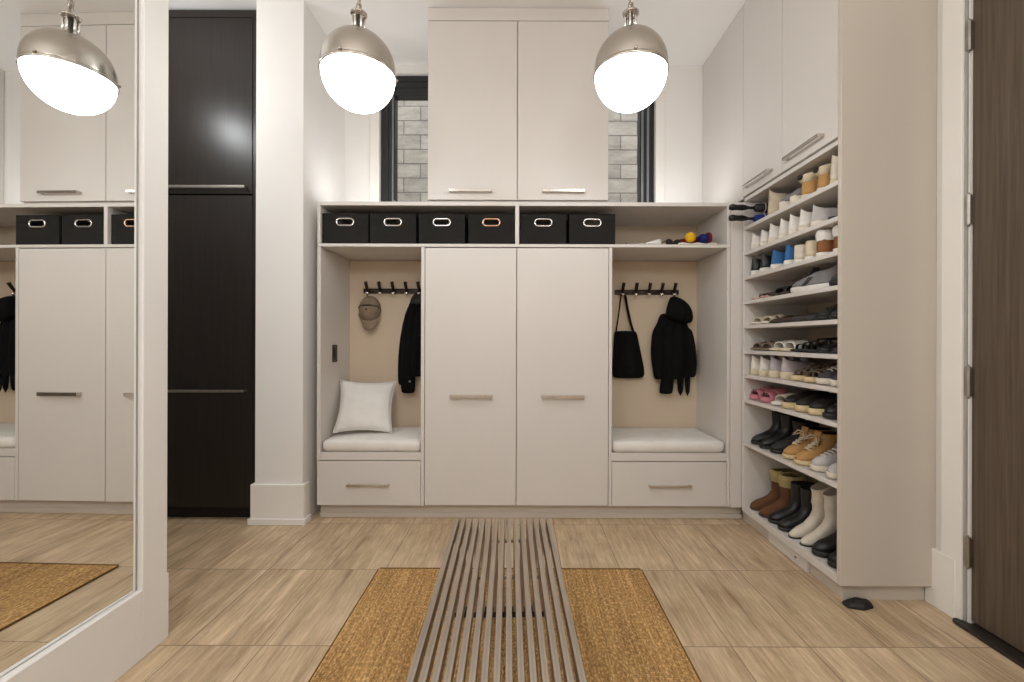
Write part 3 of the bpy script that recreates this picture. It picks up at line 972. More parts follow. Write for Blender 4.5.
# ------------------------------------------------------------------ shoe cabinet on the right
XS = 1.458
YS0, YS1 = 2.0, 2.885
sc_ = thing('shoe_cabinet', 'tall built-in shoe cabinet with ten open shelves and a cream end panel', 'cabinet', (XS, YS0, 0))
DXS = 1.893 - XS
part_box('end_panel', (0, 1.893 - XS, 0.0, 0.022, 0.085, CEIL - 0.002), M['panel'], sc_, 0.002)
part_box('side_panel', (0, DXS - 0.002, YS1 - YS0 - 0.022, YS1 - YS0, 0.085, 2.103), M['cab'], sc_)
part_box('back_panel', (DXS - 0.02, DXS - 0.002, 0.022, YS1 - YS0 - 0.022, 0.10, 2.103), M['cab_in'], sc_)
part_box('kick_board', (0.042, DXS - 0.004, 0.04, YS1 - YS0 + 0.074, 0, 0.084), M['panel'], sc_)
SZ = [2.125, 1.940, 1.775, 1.616, 1.457, 1.300, 1.138, 0.982, 0.822, 0.542, 0.126]
for i, z in enumerate(SZ):
    th = 0.022 if i < 10 else 0.04
    part_box('shelf_board', (0.0, DXS - 0.02, 0.0225, YS1 - YS0 - 0.0225, z - th, z), M['cab'], sc_, 0.0015)
vp = part_box('kick_plate', (0.024, 0.042, 0.27, 0.62, 0.004, 0.078), M['cab'], sc_, 0.002)
MB().tube([(0.024, 0.36, 0.04), (0.019, 0.36, 0.04)], 0.006, 10).build('screw_head', M['hinge'], vp)

# cabinets above the shoe shelves
wc = thing('wall_cabinet', 'cream wall cabinet above the shoe shelves with two long handles', 'cabinet', (XS, YS0, 2.127))
Hc = CEIL - 2.127 - 0.002
part_box('carcass', (0.022, DXS - 0.003, 0.0235, YB - YS0 - 0.004, 0.0, Hc), M['cab'], wc)
for a, b in ((0.0255, 0.4545), (0.4595, 0.882)):
    d = part_box('door', (0.0, 0.021, a, b, 0.012, Hc), M['cab'], wc, 0.002)
    bar_handle(d, 0.0, (a + b) / 2 + 0.015, 0.062, 0.29, 'Y', 0.018, 0.034)
part_box('filler_panel', (0.0, 0.021, 0.887, YB - YS0 - 0.004, 0.0, Hc), M['cab'], wc, 0.002)

# door stop on the floor
dsx = thing('door_stop', 'black rubber door stop lying on the floor by the end panel', 'door stop', (1.532, 1.992, 0))
hexa = [(0.062 * math.cos(PI / 6 + k * PI / 3) * 1.1, 0.038 * math.sin(PI / 6 + k * PI / 3)) for k in range(6)]
MB().loft([[(x, y, 0.0) for x, y in hexa], [(x * 0.97, y * 0.97, 0.012) for x, y in hexa], [(x * 0.72 + 0.008, y * 0.7, 0.026) for x, y in hexa]]).build('stop_base', M['rubber'], dsx, 0.003)
MB().tube([(0.008, 0, 0.024), (0.008, 0, 0.030)], [0.022, 0.018], 14).build('stop_pad', M['black2'], dsx, 0, True)

# ------------------------------------------------------------------ rug
RX0, RX1, RY0, RY1 = -0.728, 0.632, 0.25, 2.288
rg = thing('jute_rug', 'large woven jute rug under the steel bench', 'rug', ((RX0 + RX1) / 2, (RY0 + RY1) / 2, 0))
rx, ry = (RX1 - RX0) / 2, (RY1 - RY0) / 2
MB().box(-rx, rx, -ry, ry, 0, 0.010).build('rug_weave', M['rug'], rg, 0.003)
MB().box(-rx, rx, ry, ry + 0.010, 0, 0.011).box(-rx, rx, -ry - 0.01, -ry, 0, 0.011).box(-rx - 0.007, -rx, -ry, ry, 0, 0.0105).box(rx, rx + 0.007, -ry, ry, 0, 0.0105).build('rug_border', M['rug_edge'], rg, 0.003)

# ------------------------------------------------------------------ slatted steel bench
BL = 1.38
bn = thing('slat_bench', 'brushed steel slatted bench standing on the jute rug', 'bench', (-0.0565, 1.925 - BL / 2, 0.0108), 0.0247)
NS, BW = 15, 0.409
HB, TH, SW = 0.419, 0.036, 0.0172
proto = None
for i in range(NS):
    x = -BW / 2 + SW / 2 + i * (BW - SW) / (NS - 1)
    if proto is None:
        path_o, path_i = [], []
        L2 = BL / 2

        def arc(cx, cz, r, a0, a1, n=5):
            return [(cx + r * math.cos(a0 + (a1 - a0) * k / n), cz + r * math.sin(a0 + (a1 - a0) * k / n)) for k in range(n + 1)]
        ro, ri = 0.030, 0.006
        out = [(-L2, 0.0)] + arc(-L2 + ro, HB - ro, ro, PI, PI / 2) + arc(L2 - ro, HB - ro, ro, PI / 2, 0) + [(L2, 0.0)]
        inn = [(-L2 + TH, 0.0)] + arc(-L2 + TH + ri, HB - TH - ri, ri, PI, PI / 2) + arc(L2 - TH - ri, HB - TH - ri, ri, PI / 2, 0) + [(L2 - TH, 0.0)]
        m = MB()
        rings = [[(-SW / 2, a[0], a[1]), (SW / 2, a[0], a[1]), (SW / 2, b[0], b[1]), (-SW / 2, b[0], b[1])] for a, b in zip(out, inn)]
        m.loft(rings)
        proto = m.build('slat', M['steel'], bn, 0.0015)
        proto.location.x = x
    else:
        s = proto.copy()
        COL.objects.link(s)
        s.parent = bn
        s.location.x = x
for sy in (-1, 1):
    for z in (0.318, 0.160):
        MB().tube([(-BW / 2 + 0.004, sy * (BL / 2 - TH / 2), z), (BW / 2 - 0.004, sy * (BL / 2 - TH / 2), z)], 0.007, 10).build('cross_rod', M['steel'], bn, 0, True)
    MB().box(-BW / 2, BW / 2, sy * BL / 2 - (TH if sy > 0 else 0) - 0.004, sy * BL / 2 + (TH if sy < 0 else 0) + 0.004, 0.0, 0.022).build('foot_bar', M['black2'], bn, 0.002)
# ------------------------------------------------------------------ pendants


def pendant(x, y, z, label):
    R = 0.165
    r = thing('pendant_lamp', label, 'lamp', (x, y, z), 0)
    # opal lower globe, a little deeper than a hemisphere
    prof = [(R * 0.985 * math.cos(a), -0.022 - R * 0.98 * math.sin(a)) for a in [PI / 2 * k / 16 for k in range(17)]]
    MB().lathe(list(reversed(prof)), 56).build('globe', M['globe'], r, 0, True)
    prof = [(R * math.cos(a) if a < PI / 2 - 0.01 else 0.004, 0.004 + R * 1.0 * math.sin(a)) for a in [PI / 2 * k / 16 for k in range(17)]]
    prof[-1] = (0.012, prof[-1][1])
    prof = [(R, -0.024), (R, -0.01)] + prof
    dome = MB().lathe(prof, 56).build('dome', M['nickel'], r, 0, True)
    MB().lathe([(R * 0.99, -0.030), (R + 0.003, -0.030), (R + 0.004, -0.023), (R + 0.003, -0.016), (R * 0.99, -0.016)], 56, (0, 0, 0), False, False).build('rim_band', M['nickel'], r, 0, True)
    for a in (0.4, 2.5, 4.6):
        MB().lathe([(0.001, 0), (0.007, 0.001), (0.007, 0.007), (0.003, 0.010)], 12).build('thumb_screw', M['nickel'], dome, 0, True, loc=((R + 0.002) * math.cos(a), (R + 0.001) * math.sin(a), -0.012)).rotation_euler = (0, PI / 2, a)
    # hanger: foot, cage of rods, top disc, loop
    zt = 0.004 + R
    MB().lathe([(0.030, zt - 0.004), (0.030, zt + 0.004), (0.018, zt + 0.010), (0.012, zt + 0.014), (0.010, zt + 0.09)], 24).build('stem_foot', M['nickel'], r, 0, True)
    for k in range(6):
        a = k * PI / 3 + 0.2
        MB().tube([(0.026 * math.cos(a), 0.026 * math.sin(a), zt + 0.002), (0.026 * math.cos(a), 0.026 * math.sin(a), zt + 0.086)], 0.0055, 8).build('cage_rod', M['chrome'], r, 0, True)
    MB().lathe([(0.010, zt + 0.080), (0.036, zt + 0.082), (0.038, zt + 0.088), (0.034, zt + 0.093), (0.016, zt + 0.100), (0.010, zt + 0.106)], 24).build('top_disc', M['nickel'], r, 0, True)
    z0 = zt + 0.100
    links = MB()
    n = int((CEIL - z - z0 - 0.02) / 0.034)
    for i in range(n):
        c = z0 + 0.018 + i * 0.034
        pts = []
        for k in range(16):
            a = 2 * PI * k / 16
            u, w = 0.011 * math.cos(a), 0.0235 * math.copysign(abs(math.sin(a)) ** 0.85, math.sin(a))
            pts.append((u, 0, c + w) if i % 2 == 0 else (0, u, c + w))
        links.tube(pts, 0.0032, 6, True)
    links.tube([(0.004, 0.004, z0), (0.005, -0.003, (z0 + CEIL - z) / 2), (0.004, 0.004, CEIL - z - 0.02)], 0.003, 6)
    links.build('chain', M['nickel'], r, 0, True)
    MB().lathe([(0.065, CEIL - z), (0.065, CEIL - z - 0.012), (0.05, CEIL - z - 0.026), (0.012, CEIL - z - 0.034)], 32).build('canopy', M['nickel'], r, 0, True)
    return r


pendant(-0.748, 2.03, 2.445, 'pendant lamp with nickel dome and glowing globe, hanging nearer the mirror wall')
pendant(0.506, 2.03, 2.452, 'pendant lamp with nickel dome and glowing globe, hanging nearer the shoe shelves')

# ------------------------------------------------------------------ shoes


def spow(v, p):
    return math.copysign(abs(v) ** p, v)


def ring(xf, xb, wf, wb, z, n=26, p=0.82, rise=0.0, zt=0.0, tab=0.0):
    """horizontal footprint-like loop: toe at xf (-x), heel at xb; rise lifts the heel end, zt lifts the toe tip"""
    out = []
    mid, a = (xf + xb) / 2, (xb - xf) / 2
    for k in range(n):
        t = 2 * PI * k / n
        c, s = math.cos(t), math.sin(t)
        x = mid - a * spow(c, p)
        u = (x - xf) / max(xb - xf, 1e-5)
        w = wf + (wb - wf) * u
        w *= 1 - 0.10 * math.exp(-((u - 0.58) / 0.16) ** 2) if a > 0.1 else 1
        lift = rise * max(0.0, min(1.0, (x + 0.06) / 0.13)) if rise else 0
        lift += zt * max(0.0, 0.25 - u) * 4
        if tab:
            lift += tab * max(0.0, (u - 0.5) / 0.5) ** 2 * (1 - 0.5 * abs(s))
        out.append((x, w * spow(s, p), z + lift))
    return out


PROTO = {}


def shoe_root(name, label, cat):
    return thing(name, label, cat)


def build_sneaker(name, label, up, sole, lace, lining='lining', tongue=None, L=0.285, W=0.049, H=0.105, ST=0.030, sp_=None, accent=None):
    r = shoe_root(name, label, 'shoe')
    f, b = -L / 2, L / 2
    wb = W * 0.70
    MB().loft([ring(f + .004, b - .004, W * .93, wb * .93, 0, zt=.006), ring(f, b, W, wb, .006, zt=.006), ring(f, b, W * 1.0, wb, ST * .8, zt=.005), ring(f + .003, b - .003, W * .97, wb * .97, ST)]).build('sole', M[sole], r, 0, True)
    s = H / 0.105
    z0 = ST - .004
    MB().loft([ring(f + .006, b - .006, W * .93, wb * .93, z0), ring(f + .010, b - .004, W * .92, wb * .96, z0 + .018 * s), ring(f + .030, b - .006, W * .84, wb * .95, z0 + .034 * s),
               ring(f + .070, b - .008, W * .76, wb * .92, z0 + .046 * s), ring(f + .112, b - .011, W * .66, wb * .74, z0 + .060 * s, p=.95, tab=.012), ring(f + .145, b - .012, W * .60, wb * .52, z0 + .074 * s, p=1.1, tab=.028)], True, False).build('upper', M[up], r, 0, True)
    MB().loft([ring(f + .145, b - .012, W * .60, wb * .52, z0 + .074 * s, p=1.1, tab=.028), ring(f + .150, b - .017, W * .53, wb * .44, z0 + .075 * s, p=1.1, tab=.025), ring(f + .152, b - .020, W * .48, wb * .40, z0 + .050 * s, p=1.1)], False, True).build('lining', M[lining], r, 0, True)
    tg = MB()
    tg.loft([[(f + .100, -.020, z0 + .052 * s), (f + .100, .020, z0 + .052 * s), (f + .104, .020, z0 + .058 * s), (f + .104, -.020, z0 + .058 * s)],
             [(f + .135, -.022, z0 + .075 * s), (f + .135, .022, z0 + .075 * s), (f + .141, .022, z0 + .077 * s), (f + .141, -.022, z0 + .077 * s)],
             [(f + .148, -.019, z0 + .102 * s), (f + .148, .019, z0 + .102 * s), (f + .155, .019, z0 + .100 * s), (f + .155, -.019, z0 + .100 * s)]])
    tg.build('tongue', M[tongue or up], r, 0.003, True)
    lc = MB()
    for i in range(4):
        t = i / 3
        x = f + .066 + t * .062
        z = z0 + (.044 + .027 * t) * s
        w = W * .42
        lc.tube([(x, -w, z - .004), (x - .004, -w * .5, z + .005), (x - .004, w * .5, z + .005), (x, w, z - .004)], .0038, 6)
    lc.build('lace', M[lace], r, 0, True)
    if accent:
        for s_ in (-1, 1):
            MB().loft([[(f + .10, s_ * W * .93, z0 + .004), (f + .125, s_ * W * .90, z0 + .004), (f + .165, s_ * W * .78, z0 + .046), (f + .145, s_ * W * .80, z0 + .046)],
                       [(f + .10, s_ * W * .97, z0 + .004), (f + .125, s_ * W * .96, z0 + .004), (f + .165, s_ * W * .84, z0 + .046), (f + .145, s_ * W * .86, z0 + .046)]]).build('side_stripe', M[accent], r)
    return r


def build_slipon(name, label, up, sole, lining='palelining', L=0.27, W=0.046, H=0.075, ST=0.018):
    r = shoe_root(name, label, 'shoe')
    f, b = -L / 2, L / 2
    wb = W * .8
    MB().loft([ring(f + .003, b - .003, W * .95, wb * .95, 0, zt=.004), ring(f, b, W, wb, .005), ring(f, b, W, wb, ST)]).build('sole', M[sole], r, 0, True)
    s = H / .075
    z0 = ST - .003
    MB().loft([ring(f + .005, b - .004, W * .94, wb * .95, z0), ring(f + .010, b - .003, W * .92, wb * .97, z0 + .016 * s), ring(f + .035, b - .004, W * .84, wb * .96, z0 + .030 * s),
               ring(f + .075, b - .006, W * .76, wb * .93, z0 + .040 * s), ring(f + .100, b - .006, W * .72, wb * .9, z0 + .052 * s)], True, False).build('upper', M[up], r, 0, True)
    MB().loft([ring(f + .100, b - .006, W * .72, wb * .9, z0 + .052 * s), ring(f + .106, b - .010, W * .64, wb * .78, z0 + .053 * s), ring(f + .108, b - .012, W * .6, wb * .72, z0 + .018 * s)], False, True).build('lining', M[lining], r, 0, True)
    return r


def band(x0, x1, w, h, th=0.004, z0=0.0, n=12, slope=0.0):
    """arched strap across the foot from x0 to x1"""
    rows = []
    for dx, k in ((x0, 0), (x0, 1), (x1, 1), (x1, 0)):
        row = []
        for i in range(n + 1):
            a = PI * i / n
            hh = h + (slope if dx == x1 else 0)
            e = th if k else 0
            row.append((dx, (w + e) * spow(math.cos(a), .7), z0 + (hh + e) * spow(math.sin(a), .7)))
        rows.append(row)
    rows.append(rows[0])
    m = MB()
    m.loft(rows, closed=False)
    return m


def build_slide(name, label, up, sole, kind='band', L=0.265, W=0.047, ST=0.022, foot=None):
    r = shoe_root(name, label, 'sandal')
    f, b = -L / 2, L / 2
    wb = W * .82
    MB().loft([ring(f + .003, b - .003, W * .95, wb * .95, 0, zt=.006), ring(f, b, W, wb, .006, zt=.004), ring(f, b, W, wb, ST), ring(f + .006, b - .006, W * .93, wb * .93, ST + .002)]).build('sole', M[sole], r, 0, True)
    MB().loft([ring(f + .008, b - .008, W * .88, wb * .88, ST), ring(f + .009, b - .009, W * .86, wb * .86, ST + .004)]).build('footbed', M[foot or sole], r, 0, True)
    if kind == 'band':
        band(f + .055, f + .135, W * .95, .040, .007, ST - .006, slope=.012).build('strap', M[up], r, 0.001, True)
    elif kind == 'two':
        band(f + .040, f + .072, W * .95, .034, .006, ST - .006, slope=.004).build('strap', M[up], r, 0.001, True)
        band(f + .095, f + .130, W * .90, .044, .006, ST - .006, slope=.006).build('strap', M[up], r, 0.001, True)
    elif kind == 'puffy':
        band(f + .030, f + .072, W * 1.0, .034, .009, ST - .008, slope=.006).build('strap', M[up], r, 0.004, True)
        band(f + .078, f + .140, W * .98, .044, .010, ST - .008, slope=.014).build('strap', M[up], r, 0.004, True)
        for s in (-1, 1):
            MB().tube([(f + .026, s * .014, ST + .022), (f + .040, s * .014, ST + .020)], .010, 10).build('toe_hole', M['darkbrown'], r, 0, True)
    elif kind == 'thong':
        for s in (-1, 1):
            MB().tube([(f + .045, 0, ST), (f + .052, 0, ST + .020), (f + .085, s * W * .62, ST + .026), (f + .145, s * W * .86, ST)], [.004, .005, .006, .005], 8).build('strap', M[up], r, 0, True)
    elif kind == 'strappy':
        for i, (x, h) in enumerate(((f + .05, .032), (f + .085, .04), (f + .12, .048))):
            band(x, x + .014, W * .93, h, .004, ST - .004).build('strap', M[up], r, 0.001, True)
        pts = [(b - .10 + .092 * math.sin(a), W * .72 * math.cos(a), ST + .055 + .008 * math.sin(a)) for a in [PI * k / 14 for k in range(15)]]
        MB().tube(pts, .005, 6).build('heel_strap', M[up], r, 0, True)
        for s in (-1, 1):
            MB().tube([(b - .10, s * W * .72, ST + .055), (b - .095, s * W * .74, ST)], .005, 6).build('side_strap', M[up], r, 0, True)
    elif kind == 'clog':
        MB().loft([ring(f + .006, b - .12, W * .96, W * .93, ST - .003), ring(f + .012, b - .12, W * .95, W * .93, ST + .018), ring(f + .035, b - .12, W * .84, W * .86, ST + .040), ring(f + .075, b - .122, W * .6, W * .64, ST + .055)]).build('upper', M[up], r, 0, True)
    return r


def build_boot(name, label, up, sole, SH=0.20, cuff=None, L=0.275, W=0.046, ST=0.020, rise=0.0, lace=None, lining='lining', slouch=0.0, pull=True, sw=1.0, cuff_h=0.05, pointed=1.0, tab=0.0, patch=False, bulge=1.0):
    r = shoe_root(name, label, 'boot')
    f, b = -L / 2, L / 2
    wb = W * .80
    wf = W * pointed
    if rise:
        MB().loft([ring(f + .003, b - .003, wf * .95, wb * .95, 0, rise=rise), ring(f, b, wf, wb, .004, rise=rise), ring(f, b, wf, wb, ST * .6, rise=rise)]).build('sole', M[sole], r, 0, True)
        m = MB()
        m.loft([ring(b - .060, b - .010, wb * .62, wb * .62, 0), ring(b - .066, b - .006, wb * .7, wb * .7, rise * .5), ring(b - .078, b - .003, wb * .88, wb * .88, rise + .004)])
        m.build('heel', M[sole], r, 0, True)
    else:
        MB().loft([ring(f + .003, b - .003, wf * .95, wb * .95, 0, zt=.005), ring(f, b, wf, wb, .005, zt=.004), ring(f, b, wf, wb, ST)]).build('sole', M[sole], r, 0, True)
    z0 = ST * .6 - .002 if rise else ST - .003
    rr = dict(rise=rise)
    rings = [ring(f + .004, b - .004, wf * .95, wb * .95, z0, **rr), ring(f + .007, b - .003, wf * .94, wb * .98, z0 + .020, **rr), ring(f + .034, b - .004, W * .86, wb * .97, z0 + .040, **rr),
             ring(f + .080, b - .006, W * .80, wb * .94, z0 + .056, **rr), ring(f + .120, b - .010, W * .78, wb * .92, z0 + .078, **rr), ring(f + .140, b - .012, W * .82 * sw, wb * .98 * sw, z0 + .105, **rr)]
    k = 5
    zt = rings[-1][0][2]
    top = max(SH, .12)
    base_z = z0 + .105
    for i in range(1, k + 1):
        t = i / k
        z = base_z + (top - base_z - rise) * t
        dx = slouch * math.sin(i * 2.2)
        rings.append(ring(f + .140 - .004 * t + dx, b - .010 + .002 * t + dx, W * (.82 + .08 * t) * sw, wb * (.98 + .12 * t) * sw * (1 - (.45 * t if tab else 0)), z, p=.82 + .3 * t * bool(tab), tab=tab * t, **rr))
    MB().loft(rings, True, False).build('upper', M[up], r, 0, True)
    ztop = z
    MB().loft([rings[-1], ring(f + .144, b - .016, W * .80 * sw, wb * (.5 if tab else .95) * sw, ztop - .002, p=1.12 if tab else .82, tab=tab * .9, **rr), ring(f + .146, b - .018, W * .76 * sw, wb * .9 * sw, ztop - .05, **rr)], False, True).build('lining', M[lining], r, 0, True)
    if cuff:
        m = MB()
        prof = [(0.0, .0), (.012, .3), (.016, .55), (.010, .85), (-.004, 1.0), (-.016, .92)]
        rs = []
        for e_, t in prof:
            e_ *= bulge
            zz = ztop - cuff_h * .75 + cuff_h * t
            rs.append(ring(f + .136 - e_, b - .008 + e_, W * .90 * sw + e_, wb * 1.1 * sw + e_, zz, 30, **rr))
        m.loft(rs, False, False).jitter(.0035)
        m.build('cuff', M[cuff], r, 0, True, 1)
    if patch:
        MB().loft([[(b - .006 + dx_, k_ * .017 * math.cos(2 * PI * j / 14), ztop - .008 + k_ * .013 * math.sin(2 * PI * j / 14)) for j in range(14)] for dx_, k_ in ((0, 1), (.018, 1), (.021, .8))]).build('heel_patch', M['black'], r, 0, True)
    if lace:
        m = MB()
        for i in range(6):
            t = i / 5
            x = f + .070 + .072 * min(1, t * 1.3) - (.0 if t < .75 else .0)
            z = z0 + .056 + (top - z0 - .075) * t
            w = W * .40
            m.tube([(x + .006, -w, z - .004), (x - .010, -w * .4, z + .006), (x - .010, w * .4, z + .002), (x + .006, w, z + .006)], .0042, 6)
            m.tube([(x + .006, w, z - .004), (x - .012, 0, z + .010), (x + .006, -w, z + .014)], .0035, 6)
        m.tube([(f + .13, .0, top - .02), (f + .10, .02, top - .01), (f + .09, .045, top - .04), (f + .115, .03, top - .03), (f + .13, .0, top - .02), (f + .10, -.02, top - .008), (f + .09, -.045, top - .05), (f + .112, -.03, top - .03), (f + .13, 0, top - .02)], .0035, 6)
        m.build('lace', M[lace], r, 0, True)
        MB().loft([[(f + .105, -.02, z0 + .07), (f + .105, .02, z0 + .07), (f + .112, .02, z0 + .07), (f + .112, -.02, z0 + .07)],
                   [(f + .128, -.024, top + .012), (f + .128, .024, top + .012), (f + .135, .024, top + .010), (f + .135, -.024, top + .010)]]).build('tongue', M[up], r, .002, True)
    return r


MAKERS = dict(sneaker=build_sneaker, slipon=build_slipon, slide=build_slide, boot=build_boot)


def sh_heel(shelf, key):
    return (shelf in (1, 2, 3) and key != 'clog') or key in ('plat', 'lil')


def put(shelf, d, maker, name, label, group, key, deg=0.0, inset=0.012, L=None, dx=0.0, **kw):
    """stand one shoe on a shelf with its toe to the shelf's front edge; d is its distance along the cabinet"""
    z = SZ[shelf] + 0.0006
    if L:
        kw['L'] = L
    if key in PROTO:
        r = copy_tree(PROTO[key])
        r['label'] = label
    else:
        r = MAKERS[maker](name, label, **kw)
        PROTO[key] = r
    if sh_heel(shelf, key):
        deg += 180
    length = PROTO[key].get('len', 0) or kw.get('L', {'sneaker': .285, 'slipon': .27, 'slide': .265, 'boot': .275}[maker])
    x = XS + inset + length / 2 + dx
    if 45 < abs(deg) < 100:
        x = XS + inset + 0.06 + dx
    r.location = (x, d, z)
    r.rotation_euler = (0, 0, math.radians(deg))
    r['group'] = group
    return r


EX = {}
exec_list = [
    # shelf, d, maker, name, label, group, key, deg, kwargs
    (1, 2.615, 'boot', 'ankle_boot', 'plain beige suede ankle boot on the top shoe shelf', 'boots on the top shelf', 'beige_ankle', 0, dict(up='beige', sole='beige', SH=.125, tab=.035, ST=.012, L=.25, W=.047, lining='palelining')),
    (1, 2.495, 'slide', 'felt_clog', 'grey felt clog beside the beige ankle boot on the top shelf', 'clogs on the top shelf', 'clog', 0, dict(up='grey', sole='offwhite', kind='clog', ST=.045, W=.043, foot='charcoal')),
    (1, 2.400, 'slide', 'felt_clog', 'grey felt clog beside the shearling boots on the top shelf', 'clogs on the top shelf', 'clog', 3, {}),
    (1, 2.300, 'boot', 'shearling_boot', 'tan shearling boot next to the grey clogs on the top shelf', 'boots on the top shelf', 'minishear', 0, dict(up='tan', sole='offwhite', SH=.118, cuff='fur', L=.25, W=.047, cuff_h=.045, sw=.86, patch=True, lining='lining')),
    (1, 2.190, 'boot', 'shearling_boot', 'tan shearling boot next to the cream bootie on the top shelf', 'boots on the top shelf', 'minishear', -3, {}),
    (1, 2.085, 'boot', 'ankle_boot', 'cream suede bootie beside the end panel on the top shelf', 'boots on the top shelf', 'creambootie', 0, dict(up='offwhite', sole='cream', SH=.115, tab=.02, L=.25, W=.046, lining='palelining')),
]
SNW = 'white sneakers on the second shelf'
for i, d in enumerate((2.808, 2.708, 2.606, 2.512, 2.418, 2.320)):
    o = ['first', 'second', 'third', 'fourth', 'fifth', 'sixth'][i]
    k = 'wsneak' if i < 2 else 'wsneak_b'
    exec_list.append((2, d, 'sneaker', 'sneaker', f'{o} white sneaker from the corner on the second shelf from the top', SNW, k, (0, 2, -2, 3, 0, -3)[i],
                      dict(up='white', sole='offwhite', lace='white', lining='palelining', H=.082 if i < 2 else .100, W=.047)))
